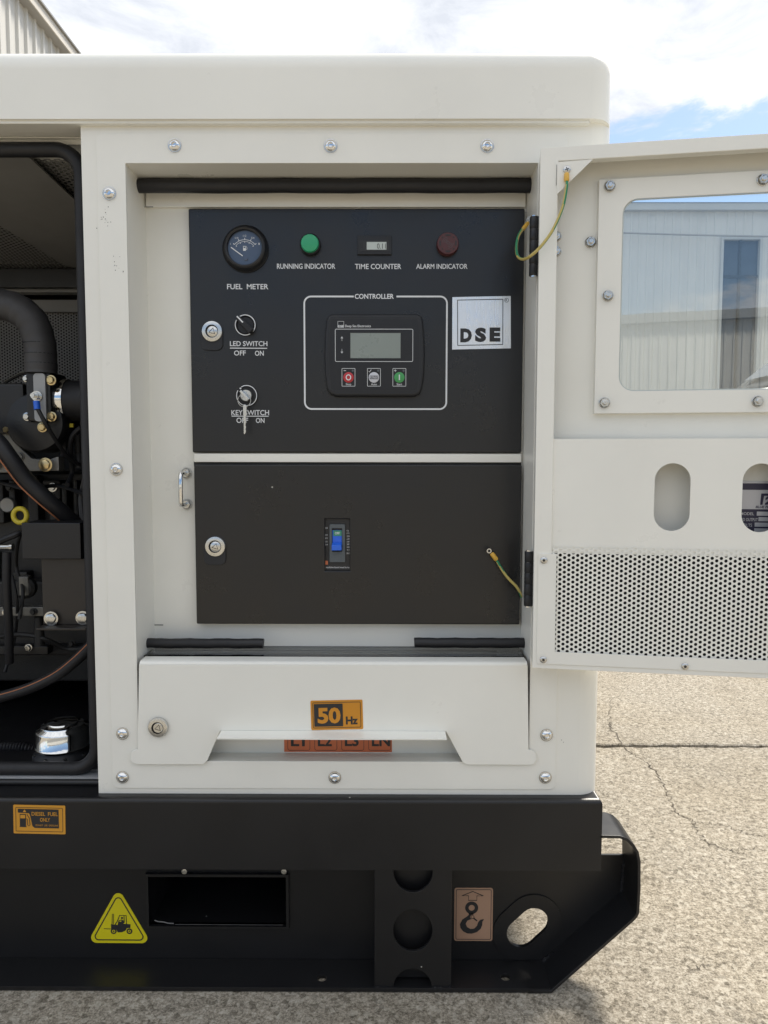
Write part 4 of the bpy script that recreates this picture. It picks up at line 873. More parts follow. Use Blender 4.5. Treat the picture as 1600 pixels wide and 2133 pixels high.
# gusset and earth screw
m = MB(); m.plate([D(1158, 338, -.0008), D(1161, 404, -.0008), D(1235, 332, -.0008)], [], -.0012, .0); m.obj('corner_gusset', CREAM, door)
m = MB(); m.plate(rect(*DB(1159.2, 343, 1160, 386, -.0014)), [], -.0015, -.0011); m.obj('gusset_seam', INK, door)
c = D(1181, 353.5, -.001); m = MB(); m.lathe(c[0], -.001, c[1], [(.0048, 0), (.0046, .0012), (.003, .0022), (0, .0025)], 16); scr = m.obj('earth_screw', STEEL, door)
m = MB()
for a in (20, 110): stroke(m, [(c[0]-.0026*cos(radians(a)), c[1]-.0026*sin(radians(a))), (c[0]+.0026*cos(radians(a)), c[1]+.0026*sin(radians(a)))], .0009, -.0037)
m.obj('screw_cross', INK, door, smooth=0)
# middle cover with oblong holes
wm = .0035
mb_ = (D(1149, 1040, wm)[0], DWD-.01, D(1400, 1157, wm)[1], D(1400, 913.5, wm)[1])
s1 = DB(1363, 965, 1438, 1106, wm); pitch = D(1585, 1035, wm)[0]-D(1400.5, 1035, wm)[0]; sw_ = s1[1]-s1[0]
slots = [rrect(s1[0]+i*pitch, s1[1]+i*pitch, s1[2], s1[3], sw_/2, 10) for i in (0, 1)]
m = MB(); m.plate(rect(*mb_), slots, wm, wm+.002); m.obj('door_cover', CREAM, door, bevel=.0006)
m = MB(); zt2 = mb_[3]; m.add([(mb_[0], wm+.0022, zt2-.0003), (mb_[1], wm+.0022, zt2-.0003), (mb_[1], .03, zt2-.0003), (mb_[0], .03, zt2-.0003)], [(0, 1, 2, 3)]); m.obj('cover_fold', CREAM, door)
# nameplate behind the second oblong
wq = ws-.0012
npb = (D(1538, 1060, wq)[0], D(1538, 1060, wq)[0]+.10, D(1570, 1150, wq)[1], D(1570, 1002, wq)[1])
m = MB(); m.plate(rect(*npb), [], wq, ws-.0002); npl = m.obj('nameplate', BADGE, door)
def DL(l, t, r_, b): return DB(l, t, r_, b, wq-.0003)
m = MB(); yy = wq-.0003
for l, t, r_, b in ((1544, 1007, 1650, 1020.5), (1541, 1061, 1650, 1150)): fill(m, rect(*DL(l, t, r_, b)), yy)
fill(m, [D(1586, 1028, yy), D(1612, 1028, yy), D(1612, 1033, yy), D(1592, 1033, yy), D(1588.5, 1051.5, yy), D(1583.5, 1051.5, yy)], yy); fill(m, [D(1595, 1037, yy), D(1602, 1032, yy), D(1602, 1038, yy), D(1594.5, 1042, yy)], yy); fill(m, [D(1594, 1048, yy), D(1602, 1043, yy), D(1602, 1051, yy), D(1593.5, 1051.5, yy)], yy)
m.text('BLUE FL', DL(1574, 1053.5, 1602, 1058.5), yy, .03, shear=.2); m.obj('plate_print', PURPLE, npl, smooth=0, flip=False)
m = MB(); yy -= .0003
m.text('MODEL', DL(1542.5, 1067, 1571, 1073), yy, .01); m.text('RATED OUTPUT', DL(1533, 1079, 1578.5, 1085.5), yy, .01); m.text('VOLTS', DL(1543.5, 1090.5, 1566.5, 1097), yy, .01)
for l, t in ((1576.5, 1066), (1580, 1077.5), (1572, 1089), (1571, 1101)): fill(m, rect(*DL(l, t, 1650, t+8.5)), yy)
m.obj('plate_lettering', BADGE, npl, smooth=0, flip=False)
# perforated panel and its frame
wpz = .0030
pf = (D(1157.5, 1260, 0)[0], DWD-.02, D(1400, 1367.5, 0)[1], D(1400, 1157.5, 0)[1])
m = MB(); perforated(m, pf[0]-.006, pf[1]+.004, pf[2]-.006, pf[3]+.008, SZ(10.35, -.06), SZ(3.45, -.06), wpz-.001, wpz); stuff(m.obj('perforated_sheet', CREAM, door, smooth=0, flip=False))
m = MB(); m.box(pf[0]-.02, pf[1]+.01, wpz+.012, wpz+.022, pf[2]-.008, pf[3]+.004); m.obj('foam_lining', FOAM, door)
pfo = (D(1119.5, 1260, 0)[0], DWD-.006, D(1350, 1391, 0)[1]-.0005, D(1140, 1153, 0)[1])
m = MB(); m.plate([(pfo[0], pfo[2]), (pfo[1], pfo[2]), (pfo[1], pf[3]-.0004), (pf[1], pf[3]-.0004), (pf[1], pf[2]), (pf[0], pf[2]), (pf[0], pfo[3]), (pfo[0], pfo[3])], [], -.0016, -.0002); m.obj('perforated_frame', CREAM2, door, bevel=.0004)
m = MB(); m.lathe(0, 0, 0, [(.0046, 0), (.0044, .0012), (.0032, .002), (.0018, .0021), (.0016, .0006), (0, .0005)], 18); RIV = mesh_only(m, 'screw', STEEL, smooth=35)
m = MB(); m.lathe(0, 0, 0, [(.0016, .0021), (0, .00215)], 6); RIVH = mesh_only(m, 'screw_socket', INK)
for px_, py_ in ((1133, 1167), (1132, 1374), (1427, 1388)):
    c = D(px_, py_, -.0016); q = inst(RIV, 'screw', door, (c[0], -.0016, c[1])); inst(RIVH, 'screw_socket', door, (c[0], -.0016, c[1]))

# hinges between recess and door
for t_, b_, xx in ((452, 575, 1112.5), (1148, 1262, 1101.5)):
    yh = -.012; c0, c1_ = P(xx, b_, yh), P(xx, t_, yh); hx = (c0[0]+c1_[0])/2; hz0, hz1 = c0[1], c1_[1]; hh = (hz1-hz0)/5
    m = MB(); m.lathe(hx, yh, hz0-.0015, [(0, 0), (.0045, 0), (.0045, hz1-hz0+.003), (0, hz1-hz0+.003)], 12, axis='z'); hin = m.obj('hinge', CHROME, gen)
    for i in range(5):
        m = MB(); m.lathe(hx, yh, hz0+hh*i+.0002, [(0, 0), (.0058, 0), (.0062, .0006), (.0062, hh-.001), (.0058, hh-.0004), (0, hh-.0004)], 16, axis='z'); m.obj('knuckle', PLASTIC, hin)
# earth wires
def wire(name, pts, rad, lug=None):
    m = MB(); sp_ = spline(pts, 7); m.tube(sp_, rad, 10, mfun=lambda a, t: 1 if (a+t*.9) % 1.0 < .36 else 0); o = m.obj(name, [WIREY, WIREG], gen); return o
def crimp(par, a, b, rad):
    m = MB(); m.tube([a, a+(b-a)*.12, b-(b-a)*.15, b], lambda t: rad if .1 < t < .9 else rad*.8, 10); m.obj('crimp_sleeve', CRIMP, par)
def lug(par, c, R_, hole=True):
    m = MB(); m.plate(circ(c.x, c.z, R_, 18), [circ(c.x, c.z, R_*.55, 14)], c.y-.0006, c.y+.0006); m.obj('ring_lug', STEEL, par)
def dw(px_, py_, w): u, zz = D(px_, py_, w); return DO+du*u+dn*w+Vector((0, 0, zz))
wa = wire('earth_wire', [dw(1180.5, 376, -.006), dw(1180, 392, -.008), dw(1172, 432, -.009), dw(1152, 478, -.010), dw(1127, 513, -.012), P3(1104, 534, -.05), P3(1088, 540, -.03), P3(1078, 532, -.012), P3(1076, 512, .0), P3(1080, 492, .012), P3(1089, 477, .022)], SZ(3.1, -.05))
crimp(wa, dw(1180.5, 361, -.004), dw(1180.5, 378, -.006), SZ(5.3, -.05)); crimp(wa, P3(1089, 478, .022), P3(1100, 464, .03), SZ(4.2, 0)); lug(wa, P3(1101, 460, .03), .003)
m = MB(); q = P3(1103, 459, .034); m.lathe(q.x, q.y, q.z, [(.005, 0), (.005, .003), (.003, .003), (.003, .006), (0, .006)], 6); m.obj('earth_nut', STEEL, wa, smooth=30)
wb_ = wire('earth_wire', [P3(1034, 1166, .050), P3(1040, 1177, .049), P3(1050, 1193, .047), P3(1062, 1208, .044), P3(1075, 1221, .042), P3(1083, 1234, .044), P3(1086, 1243, .054)], SZ(3.0, .05))
crimp(wb_, P3(1024, 1152, .052), P3(1035, 1167, .050), SZ(5.0, .05)); lug(wb_, P3(1019, 1147.5, .052), SZ(5.2, .05))

# fuel cap in the bottom corner of the bay
Yc = 0.12; c = P3(132, 1560, Yc); m = MB(); R1 = SZ(54, Yc)
m.lathe(c.x, Yc, P(132, 1576, Yc)[1], [(0, 0), (R1*1.12, 0), (R1*1.14, .004), (R1*1.1, .009), (R1*.98, .013), (R1*.95, .019), (0, .019)], 40, axis='z'); cap = m.obj('fuel_cap', PLAST2, gen)
m = MB(); zc_ = P(132, 1576, Yc)[1]+.018; hgt = SZ(58, Yc)
prof = [(R1*1.04, 0), (R1*1.05, .003), (R1*1.0, .005), (R1*1.0, hgt*.62), (R1*.97, hgt*.70), (R1*.82, hgt*.76), (R1*.80, hgt*.82), (R1*.62, hgt*.86), (R1*.58, hgt*.92), (R1*.3, hgt*.95), (0, hgt*.95)]
m.lathe(c.x, Yc, zc_, prof, 36, axis='z'); m.obj('chrome_lid', CHROME, cap, smooth=50)
m = MB()
for i in range(9):
    a = 2*pi*i/9+.3; m.lathe(c.x+R1*1.06*cos(a), Yc+R1*1.06*sin(a), zc_-.009, [(.003, 0), (.0028, .003), (0, .004)], 8, axis='z')
m.obj('flange_screw', STEEL, cap)
# baffles and punched linings at the top of the bay
def lathe_none(): pass
yb2 = 0.50
m = MB(); q0 = P(-260, 640, yb2); q1 = P(190, 800, yb2); perforated(m, q0[0], q1[0], q1[1], q0[1], SZ(10, yb2)*.62, SZ(3.0, yb2)*.62, yb2, yb2+.001); stuff(m.obj('punched_lining', GREYBAY, gen, smooth=0, flip=False))
m = MB(); m.box(q0[0], q1[0], yb2+.012, yb2+.02, q1[1]-.02, q0[1]+.02); m.obj('lining_foam', FOAM, gen)
# sloping roof lining rises from the back to the front edge
A3 = P3(-260, 565, yb2-.02); zhi = P(90, 300, .12)[1]
Y0_, Y1_, Z0_, Z1_ = yb2-.02, .10, P(60, 560, yb2-.02)[1], P(60, 318, .10)[1]
def slope(v): t = (v[2]-0)/1.0; return (v[0], Y0_+(Y1_-Y0_)*v[2]+ (v[1]), Z0_+(Z1_-Z0_)*v[2])
Ls = math.hypot(Y1_-Y0_, Z1_-Z0_)
def sl3(v):   # v: x, depth offset, distance up the slope
    t = v[2]/Ls; return (v[0], Y0_+(Y1_-Y0_)*t+v[1]*.6, Z0_+(Z1_-Z0_)*t+v[1]*.8)
m = MB(); perforated(m, -0.86, XL, 0, Ls, .0085, .0028, 0, .001, to3=sl3); stuff(m.obj('punched_roof_lining', GREYBAY, gen, smooth=0, flip=False))
m = MB(); m.add([(-1.0, Y0_, Z0_+.012), (XL, Y0_, Z0_+.012), (XL, Y1_+.01, Z1_+.012), (-1.0, Y1_+.01, Z1_+.012)], [(0, 1, 2, 3)]); m.obj('roof_foam', FOAM, gen)
# plain diagonal baffle in front of the lining
def onslope(px_, py_, lift):
    d = ray(px_, py_); n_ = Vector((0, -(Z1_-Z0_), (Y1_-Y0_))).normalized(); 
    if n_.z > 0: n_ = -n_
    p0 = Vector((0, Y0_, Z0_))+n_*lift; t = (p0-CAM).dot(n_)/d.dot(n_); return CAM+d*t
q = [onslope(*p, .012) for p in ((-120, 380), (-120, 200), (52, 320), (172, 432), (180, 560), (140, 556), (0, 470))]
m = MB(); m.add(q+[p+Vector((0, .002, .003)) for p in q], [tuple(range(7)), tuple(range(13, 6, -1))]+[(i, (i+1) % 7, (i+1) % 7+7, i+7) for i in range(7)]); m.obj('roof_baffle', GREYBAY, gen, smooth=0)
m = MB(); b = BX(-260, 562, 190, 601, yb2-.05); m.box(b[0], b[1], yb2-.06, yb2-.03, b[2], b[3]); m.obj('cross_beam', ENGINE, gen, bevel=.002)
m = MB(); b = BX(-260, 602, 190, 610, yb2-.04); m.box(b[0], b[1], yb2-.045, yb2-.02, b[2], b[3]); m.obj('beam_strip', GREYBAY, gen, bevel=.001)
m = MB(); b = BX(-260, 625, 190, 650, yb2-.01); m.box(b[0], b[1], yb2-.012, yb2-.004, b[2], b[3]); m.obj('lining_edge', GREYBAY, gen)

# ------------------------------------------------------------------ engine inside the canopy
eng = thing('diesel_engine', 'black diesel engine seen through the open side bay, with hoses and silver bolts', 'engine', (-0.62, 0.3, ZB))
EO = Vector(eng.location)
def part(mb, name, mats, **k):
    mb.v = [(v[0]-EO.x, v[1]-EO.y, v[2]-EO.z) for v in mb.v]; return mb.obj(name, mats, eng, **k)
# block
m = MB(); b = BX(-300, 985, 178, 1330, .36); m.box(-1.0, XL-.02, .34, .62, ZB+.06, b[3]); m.box(-1.0, XL-.03, .30, .34, ZB+.12, b[2]+.12); part(m, 'engine_block', CASTING, bevel=.006)
m = MB()
for i, (l, r_, t, bb_) in enumerate(((-40, 10, 1000, 1090), (20, 34, 1000, 1060), (60, 82, 990, 1100), (90, 128, 1000, 1040), (130, 142, 1005, 1085), (155, 165, 1000, 1090), (30, 60, 1190, 1260), (-30, -5, 1150, 1330), (105, 125, 1040, 1085))):
    b = BX(l, t, r_, bb_, .32); m.box(b[0], b[1], .315, .345, b[2], b[3])
part(m, 'casting_rib', CASTING, bevel=.004)
# air elbow hose
m = MB(); Yh = .20
pts = spline([P3(-160, 630, Yh), P3(-60, 630, Yh), P3(0, 634, Yh), P3(38, 645, Yh), P3(68, 672, Yh), P3(82, 712, Yh), P3(85, 745, Yh), P3(86, 778, Yh)], 8); R_h = SZ(31.5, Yh)
hose = m; hose.tube(pts, lambda t: R_h*(1+.018*sin(t*70)+.014*sin(t*153+1)), 24); part(hose, 'intake_hose', TAPE)
m = MB(); 
for py_, px_ in ((716, 82.5), (738, 84.5), (758, 85.5)): 
    t_ = P3(px_, py_, Yh); m.lathe(t_.x, Yh, t_.z, [(R_h*1.0, -.0012), (R_h*1.022, -.0008), (R_h*1.022, .0004), (R_h*1.0, .0008)], 28, axis='z')
part(m, 'hose_wrap', ENGINE)
# inlet manifold body, bracket and clamp band
m = MB(); b = BX(-260, 800, 62, 880, .22); m.box(b[0], b[1], .2, .34, b[2]-.02, b[3]); b = BX(62, 775, 115, 880, .20); m.box(b[0], b[1], .185, .25, b[2], b[3]); part(m, 'intake_body', ENGINE, bevel=.006)
m = MB(); b = BX(70, 777, 95, 878, .18); m.plate(rrect(*b, .006), [], .18, .186); part(m, 'grey_bracket', LIGHTGREY, bevel=.0008)
ch = P3(120, 838, .23)
m = MB(); m.lathe(ch.x, .23, P(130, 835, .23)[1], [(SZ(42, .23), 0), (SZ(42, .23), SZ(90, .23)), (0, SZ(90, .23))], 28, axis='x'); part(m, 'duct_hose', RUBBER)
m = MB(); m.lathe(ch.x, .23, P(130, 835, .23)[1], [(SZ(44, .23), 0), (SZ(44.5, .23), .001), (SZ(44.5, .23), SZ(25, .23)), (SZ(44, .23), SZ(26, .23))], 32, axis='x'); part(m, 'clamp_band', CHROME)
def hexbolt(px_, py_, Y, R_, mat, name='hex_bolt', dep=.006):
    p = P3(px_, py_, Y); m = MB(); m.lathe(p.x, Y, p.z, [(R_*1.35, 0), (R_*1.35, dep*.25), (R_, dep*.3)], 20); m.lathe(p.x, Y, p.z, [(R_, dep*.3), (R_, dep*.9), (R_*.85, dep), (0, dep)], 6, rot=random.uniform(0, 1)); part(m, name, mat, smooth=30)
for a in ((107, 792, .185, .006, BRASS), (108, 868, .185, .006, BRASS), (89, 890, .19, .006, BRASS), (57, 868, .19, .005, STEEL), (55, 789, .19, .004, STEEL), (95, 968, .2, .0085, BRASS), (107, 1288, .155, .0085, STEEL), (173, 1287, .155, .0085, STEEL), (176, 1024, .25, .005, STEEL)): hexbolt(*a)
p = P3(77, 825, .178); m = MB(); m.lathe(p.x, .18, p.z, [(.0085, 0), (.0085, .003), (.006, .003), (.006, .011), (.0035, .011), (.0035, .018), (0, .018)], 14); part(m, 'terminal_stud', STEEL, smooth=30)
m = MB(); m.tube([P3(76, 836, .168), P3(78, 853, .166)], .0052, 10); part(m, 'blue_terminal', BLUE)
m = MB(); m.tube(spline([P3(79, 852, .166), P3(95, 882, .17), P3(115, 915, .19), P3(140, 950, .22), P3(168, 970, .25)], 6), .0035, 8); part(m, 'black_cable', RUBBER)
m = MB(); m.tube(spline([P3(10, 797, .3), P3(45, 778, .26), P3(62, 777, .24)], 5), .003, 8); part(m, 'steel_line', STEEL)
m = MB(); b = BX(140, 882, 152, 890, .22); m.box(b[0], b[1], .22, .225, b[2], b[3]); part(m, 'yellow_tab', DIPSTICK)
# round black housing over the alloy flange
m = MB(); m.plate([P(x, y, .21) for x, y in ((-90, 895), (10, 895), (26, 905), (40, 930), (66, 955), (100, 958), (122, 950), (123, 981), (40, 982), (10, 985), (-90, 985))], [], .21, .232); part(m, 'alloy_flange', ALLOY, bevel=.002)
m = MB(); c = P(72, 880, .2); m.lathe(c[0], .20, c[1], [(SZ(62, .2), -.06), (SZ(62, .2), -.004), (SZ(58, .2), 0), (SZ(30, .2), .004), (0, .005)], 36); part(m, 'round_housing', ENGINE)
c = P(38, 952, .208); m = MB(); m.lathe(c[0], .21, c[1], [(SZ(11.5, .2), 0), (SZ(11.5, .2), .001), (SZ(9, .2), .0012), (SZ(9, .2), .004), (0, .0045)], 22); part(m, 'silver_plug', ALLOY)
c = P(14, 1052, .27); m = MB(); m.lathe(c[0], .28, c[1], [(SZ(16, .27), 0), (SZ(16, .27), .008), (SZ(14, .27), .010), (0, .009)], 26); part(m, 'core_plug', ALLOY)
c = P3(42, 1074, .2); m = MB(); m.tube([(c.x+SZ(14, .2)*cos(2*pi*i/24), .2, c.z+SZ(15, .2)*sin(2*pi*i/24)) for i in range(24)], SZ(5.2, .2), 10, closed=True); part(m, 'dipstick_loop', DIPSTICK)
m = MB(); hp = [P3(-60, 880, .16), P3(-10, 915, .16), P3(20, 953, .16), P3(55, 1000, .17), P3(95, 1038, .18), P3(135, 1072, .2), P3(170, 1105, .23)]
m.tube(spline(hp, 7), SZ(17, .17), 14); part(m, 'coolant_hose', RUBBER)
m = MB(); m.tube([p+Vector((-SZ(11, .1), -.0125, -SZ(7.5, .1))) for p in spline(hp, 7)], .0012, 6); part(m, 'hose_line', RUST)
m = MB(); b = BX(45, 1089, 168, 1165, .15); m.box(b[0], b[1], .15, .21, b[2], b[3]); part(m, 'relay_box', PLASTIC, bevel=.002)
m = MB(); b = BX(88, 1164, 190, 1301, .16); m.box(b[0], b[1], .16, .166, b[2], b[3]); m.box(b[0], b[1], .135, .1665, b[2]-.004, b[2]); part(m, 'mount_bracket', BROWNBLK, bevel=.001)
m = MB(); c = P3(-40, 1139.5, .2); m.lathe(c.x, .2, c.z, [(SZ(6, .2), 0), (SZ(6, .2), SZ(62, .2)), (SZ(8, .2), SZ(62, .2)), (SZ(8, .2), SZ(68, .2)), (0, SZ(68, .2))], 14, axis='x'); part(m, 'linkage_rod', STEEL, smooth=30)
m = MB(); m.tube(spline([P3(-60, 1165, .17), P3(0, 1128, .17), P3(30, 1115, .17), P3(45, 1108, .18)], 6), .005, 8); m.tube(spline([P3(14, 1150, .17), P3(14, 1220, .17), P3(18, 1300, .18), P3(20, 1380, .2)], 5), SZ(9, .17), 10); part(m, 'wiring_conduit', RUBBER)
m = MB(); b = BX(-60, 1264, 90, 1284, .22); m.box(b[0], b[1], .22, .235, b[2], b[3]); b = BX(42, 1200, 62, 1240, .24); m.box(b[0], b[1], .235, .25, b[2], b[3]); part(m, 'alloy_rail', ALLOY, bevel=.002)
m = MB(); c = P(50, 1225, .24); m.lathe(c[0], .25, c[1], [(SZ(24, .2), 0), (SZ(24, .2), .01), (SZ(18, .2), .014), (0, .014)], 24); part(m, 'pulley_cover', CASTING)
m = MB(); b = BX(60, 1290, 80, 1350, .22); m.lathe((b[0]+b[1])/2, .24, b[2], [(SZ(11, .22), 0), (SZ(9, .22), b[3]-b[2])], 14, axis='z'); part(m, 'mount_spacer', CASTING)
for py_ in (1345, 1368): 
    pass
m = MB(); b = BX(-200, 1340, 110, 1358, .3); m.box(b[0], b[1], .28, .34, b[2], b[3]); b = BX(115, 1345, 175, 1352, .28); m.box(b[0], b[1], .28, .3, b[2], b[3]); part(m, 'sump_rail', ENGINE, bevel=.002)
m = MB(); hp = [P3(-80, 1470, .13), P3(0, 1452, .13), P3(60, 1434, .13), P3(115, 1408, .13), P3(155, 1378, .13), P3(192, 1342, .13), P3(230, 1300, .13)]
m.tube(spline(hp, 7), SZ(12, .13), 12); part(m, 'fuel_hose', RUBBER)
m = MB(); m.tube([p+Vector((-.002, -.0075, SZ(6.5, .1))) for p in spline(hp, 7)], .0008, 6); part(m, 'hose_line', RUST)
m = MB(); hp = [P3(-80, 1556, .16), P3(0, 1556, .16), P3(50, 1558, .16), P3(90, 1566, .17)]; pts = spline(hp, 40); m.tube(pts, lambda t: SZ(12, .16)*(1+.1*sin(t*300)), 12); part(m, 'ribbed_conduit', RUBBER)

# looms, clamps, small pipes and fittings in the gloom
rng = random.Random(31)
for pts_, r_ in ((((168, 890), (150, 910), (146, 945), (150, 985), (140, 1010)), .004), (((-20, 1000), (20, 1010), (60, 1018), (120, 1012), (178, 1030)), .0035), (((128, 905), (133, 930), (128, 955), (112, 962)), .0045), (((60, 1090), (40, 1120), (34, 1180), (48, 1230), (40, 1290)), .003), (((175, 1000), (168, 1040), (172, 1090)), .004), (((-30, 1330), (40, 1322), (90, 1330), (140, 1352), (185, 1350)), .0045), (((25, 1200), (36, 1260), (30, 1330), (10, 1400)), .0028)):
    m = MB(); m.tube(spline([P3(x, y, .235+rng.uniform(-.03, .03)) for x, y in pts_], 6), r_, 8); part(m, 'small_pipe', rng.choice((RUBBER, CASTING, TAPE)))
for a in ((20, 1015, .312, .005, CASTING), (72, 1010, .312, .006, CASTING), (110, 1015, .312, .006, STEEL), (140, 1060, .31, .004, CASTING), (150, 1095, .31, .005, STEEL), (12, 1275, .218, .0045, STEEL), (70, 1274, .218, .0045, CASTING), (60, 1349, .278, .005, STEEL), (150, 1340, .27, .0045, CASTING), (15, 895, .205, .005, BRASS), (-10, 968, .205, .006, BRASS)): hexbolt(*a)
m = MB(); b = BX(150, 905, 166, 975, .24); m.lathe((b[0]+b[1])/2, .25, b[2], [(SZ(8, .24), 0), (SZ(8, .24), (b[3]-b[2])*.4), (SZ(5.5, .24), (b[3]-b[2])*.45), (SZ(7, .24), (b[3]-b[2])*.6), (SZ(7, .24), b[3]-b[2]), (0, b[3]-b[2])], 14, axis='z'); part(m, 'injector_body', CASTING)
# ------------------------------------------------------------------ buildings, car and what stands across the yard
def ribbed(mb, a, b, z0, z1, step, depth, nrm):
    """profiled sheet wall from a to b (plan points)"""
    a, b = Vector(a), Vector(b); d = (b-a); n = max(1, int(d.length/step)); d.normalize(); nn = Vector(nrm); pts = []
    for i in range(n):
        s = a+d*(i*step)
        for f, o in ((0, 0), (.68, 0), (.74, 1), (.94, 1)): pts.append(s+d*(f*step)+nn*(depth*o))
    pts.append(b); k = len(pts); mb.add([(p.x, p.y, z0) for p in pts]+[(p.x, p.y, z1) for p in pts], [(i, i+1, i+1+k, i+k) for i in range(k-1)])
# long low shed to the left: its eave runs away from the viewer
lx, lz = -3.40, CAM_H+4.45
shed = thing('side_shed', 'off-white ribbed metal shed rising behind the generator roof at upper left', 'building', (lx-.2, 3, 0)); SO = Vector(shed.location)
def bpart(mb, name, mat, par, off, **k): mb.v = [(v[0]-off.x, v[1]-off.y, v[2]-off.z) for v in mb.v]; return mb.obj(name, mat, par, **k)
m = MB(); ribbed(m, (lx-.115, 3.0), (lx-.115, 26), 0, lz-.10, .17, .022, (1, 0)); bpart(m, 'wall', SIDINGW, shed, SO, smooth=0)
m = MB(); m.box(lx-.113, lx-.012, 3, 26, lz-.100, lz-.094); bpart(m, 'soffit', SOFFIT, shed, SO)
m = MB(); m.box(lx-.012, lx, 3, 14, lz-.103, lz-.008); m.box(lx-.012, lx, 14.01, 26, lz-.103, lz-.008); bpart(m, 'fascia', FASCIAW, shed, SO)
m = MB(); m.add([(lx+.025, 3, lz-.006), (lx+.025, 26, lz-.006), (lx-5, 26, lz+1.0), (lx-5, 3, lz+1.0), (lx+.025, 3, lz+.012), (lx+.025, 26, lz+.012), (lx-5, 26, lz+1.02), (lx-5, 3, lz+1.02)], [(0, 1, 2, 3), (4, 5, 6, 7), (0, 1, 5, 4), (1, 2, 6, 5), (2, 3, 7, 6), (3, 0, 4, 7)]); bpart(m, 'roof', ROOFM, shed, SO)
# big clad warehouse seen through the door window
wy = 16.0
def WP(px_, py_): return P(px_, py_, wy)
ez = (WP(1300, 431)[1]+WP(1600, 426)[1])/2
wh = thing('warehouse', 'pale grey ribbed warehouse with a tall dark window, seen through the door window', 'building', (8, wy, 0)); WO = Vector(wh.location)
wa0, wa1 = WP(1500, 700)[0], WP(1575, 700)[0]; wz1 = WP(1540, 500)[1]; wz0 = .9
m = MB(); ribbed(m, (1.0, wy), (wa0-.06, wy), 0, ez-.02, .19, .016, (0, -1)); ribbed(m, (wa1+.06, wy), (22, wy), 0, ez-.02, .19, .016, (0, -1)); ribbed(m, (wa0-.06, wy), (wa1+.06, wy), wz1+.06, ez-.02, .19, .016, (0, -1)); bpart(m, 'wall', SIDING, wh, WO, smooth=0)
m = MB(); m.box(.9, 22.1, wy-.14, wy+.02, WP(1450, 441)[1], ez+.02); bpart(m, 'fascia', FASCIA, wh, WO)
m = MB(); m.add([(.8, wy-.16, ez+.024), (22.2, wy-.16, ez+.024), (22.2, wy+12, ez+1.2), (.8, wy+12, ez+1.2)], [(0, 1, 2, 3)]); bpart(m, 'roof', ROOFM, wh, WO)
m = MB(); m.box(1.0, 1.05, wy+.05, wy+12, 0, ez); m.box(21.95, 22, wy+.05, wy+12, 0, ez); m.box(1, 22, wy+12, wy+12.05, 0, ez); bpart(m, 'end_wall', SIDING, wh, WO)
m = MB(); m.box(wa0, wa1, wy+.06, wy+.07, wz0, wz1); wnd = bpart(m, 'window', DARKGLASS, wh, WO)
m = MB()
for a in ((wa0-.06, wa0, wz0-.06, wz1+.06), (wa1, wa1+.06, wz0-.06, wz1+.06), (wa0, wa1, wz1, wz1+.06), (wa0, wa1, wz0-.06, wz0)): m.box(a[0], a[1], wy-.05, wy+.08, a[2], a[3])
bpart(m, 'window_frame', FASCIA, wh, WO)
m = MB(); xm = (wa0+wa1)/2-.03; m.box(xm, xm+.05, wy+.02, wy+.06, wz0, wz1); zz = WP(1540, 575)[1]; m.box(wa0, xm-.002, wy+.02, wy+.06, zz-.03, zz+.03); m.box(xm+.052, wa1, wy+.02, wy+.06, zz-.03, zz+.03); bpart(m, 'glazing_bar', CARP, wh, WO)
m = MB(); pts = [(1.2+i*.8, wy-.2, WP(1450, 494)[1]+.002*(i-12)**2-.06) for i in range(26)]; m.tube(pts, .02, 6); bpart(m, 'wall_cable', SOFFIT, wh, WO)
# dark pickup parked beyond the door
car = thing('parked_pickup', 'black parked pickup, only its bonnet and windscreen showing through the door window', 'pickup', (3.4, 3.6, 0)); CO = Vector(car.location); car.location.x += 0.05
prof = [(1.05, .45), (1.0, .75), (1.06, 1.0), (1.25, 1.08), (2.0, 1.14), (2.36, 1.19), (2.46, 1.23), (5.85, 1.27), (5.9, .9), (5.85, .5)]
m = MB(); m.plate(prof, [], 2.75, 4.55); bpart(m, 'body', CARP, car, CO, bevel=.06, seg=4, smooth=60)
m = MB(); cabp = [(2.44, 1.235), (3.12, 1.80), (3.27, 1.84), (4.3, 1.84), (4.45, 1.80), (4.7, 1.272)]; m.plate(cabp, [], 2.87, 4.43); bpart(m, 'cab', CARP, car, CO, bevel=.05, seg=3, smooth=60)
m = MB(); n_ = Vector((-.63, 0, .777)).normalized(); q = [Vector((2.53, 2.98, 1.31)), Vector((2.53, 4.32, 1.31)), Vector((3.06, 4.25, 1.74)), Vector((3.06, 3.05, 1.74))]; m.add([p+n_*.022 for p in q], [(0, 1, 2, 3)]); bpart(m, 'windscreen', DARKGLASS, car, CO)
for xw in (1.95, 4.95):
    for yw in (2.72, 4.38):
        m = MB(); m.lathe(xw, yw+.2, .36, [(0, 0), (.36, 0), (.36, .2), (.3, .215), (0, .215)], 28); w_ = bpart(m, 'wheel', TYRE, car, CO); m = MB(); m.lathe(xw, yw+.2, .36, [(.2, .216), (.17, .222), (0, .225)], 20); bpart(m, 'rim', STEEL, w_, CO)
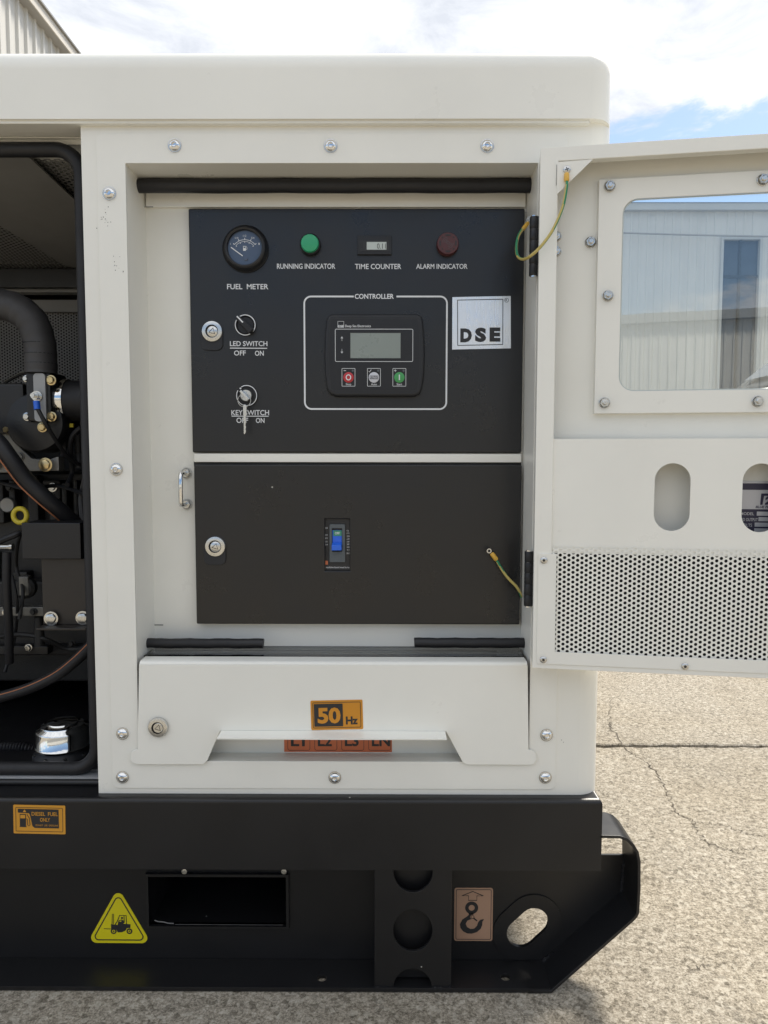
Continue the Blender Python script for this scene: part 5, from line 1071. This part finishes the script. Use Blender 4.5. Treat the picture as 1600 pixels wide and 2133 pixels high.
m = MB(); m.box(1.0, 1.08, 2.85, 3.15, .86, 1.0); bpart(m, 'headlight', ACRYLIC, car, CO, bevel=.01); m = MB(); m.box(2.55, 2.68, 2.58, 2.76, 1.28, 1.46); bpart(m, 'side_mirror', CARP, car, CO, bevel=.03)
# across the yard behind the viewer: what the window glass mirrors
oy = -27.0
hall = thing('opposite_hall', 'low grey hall across the yard, mirrored in the door window', 'building', (12, oy, 0)); HO = Vector(hall.location)
m = MB(); ribbed(m, (-25, oy), (45, oy), 0, 5.6, .3, .04, (0, 1)); bpart(m, 'wall', SIDINGW, hall, HO, smooth=0)
m = MB(); m.box(-25.2, 45.2, oy-14, oy+.3, 5.6, 5.9); bpart(m, 'roof', ROOFM, hall, HO)
m = MB(); m.box(-25, 45, oy+.06, oy+.09, 0, 2.6); bpart(m, 'base_wall', ROOFM, hall, HO)
pole = thing('light_pole', 'slim grey pole before the opposite hall, mirrored in the door window', 'pole', (15.5, -24, 0)); m = MB(); m.lathe(0, 0, 0, [(.13, 0), (.08, 7.6), (0, 7.6)], 12, axis='z'); m.obj('shaft', POLEM, pole); m = MB(); m.lathe(0, 0, 0, [(.25, 0), (.25, .06), (0, .06)], 12, axis='z'); m.obj('foot_plate', POLEM, pole)
tree = thing('yard_tree', 'leafy dark tree across the yard, mirrored in the door window', 'tree', (21.5, -22, 0)); m = MB(); m.lathe(0, 0, 0, [(.28, 0), (.2, 2), (.13, 4.5), (0, 5.5)], 10, axis='z'); m.obj('trunk', BARK, tree)
m = MB(); rng = random.Random(4)
for i in range(2600):
    th, ph, rr_ = rng.uniform(0, 2*pi), rng.uniform(-1, 1), rng.random()**.4*2.4; lo = 1+.25*sin(3*th)+.2*sin(5*ph); q = Vector((rr_*lo*cos(th)*sqrt(1-ph*ph), rr_*lo*sin(th)*sqrt(1-ph*ph), 5.0+rr_*ph*.95)); a = Vector((rng.gauss(0, 1), rng.gauss(0, 1), rng.gauss(0, 1))).normalized()*.22; b = a.orthogonal().normalized()*.1
    m.add([q-a, q+b, q+a, q-b], [(0, 1, 2, 3)])
m.obj('crown', LEAF, tree, smooth=0, flip=False)
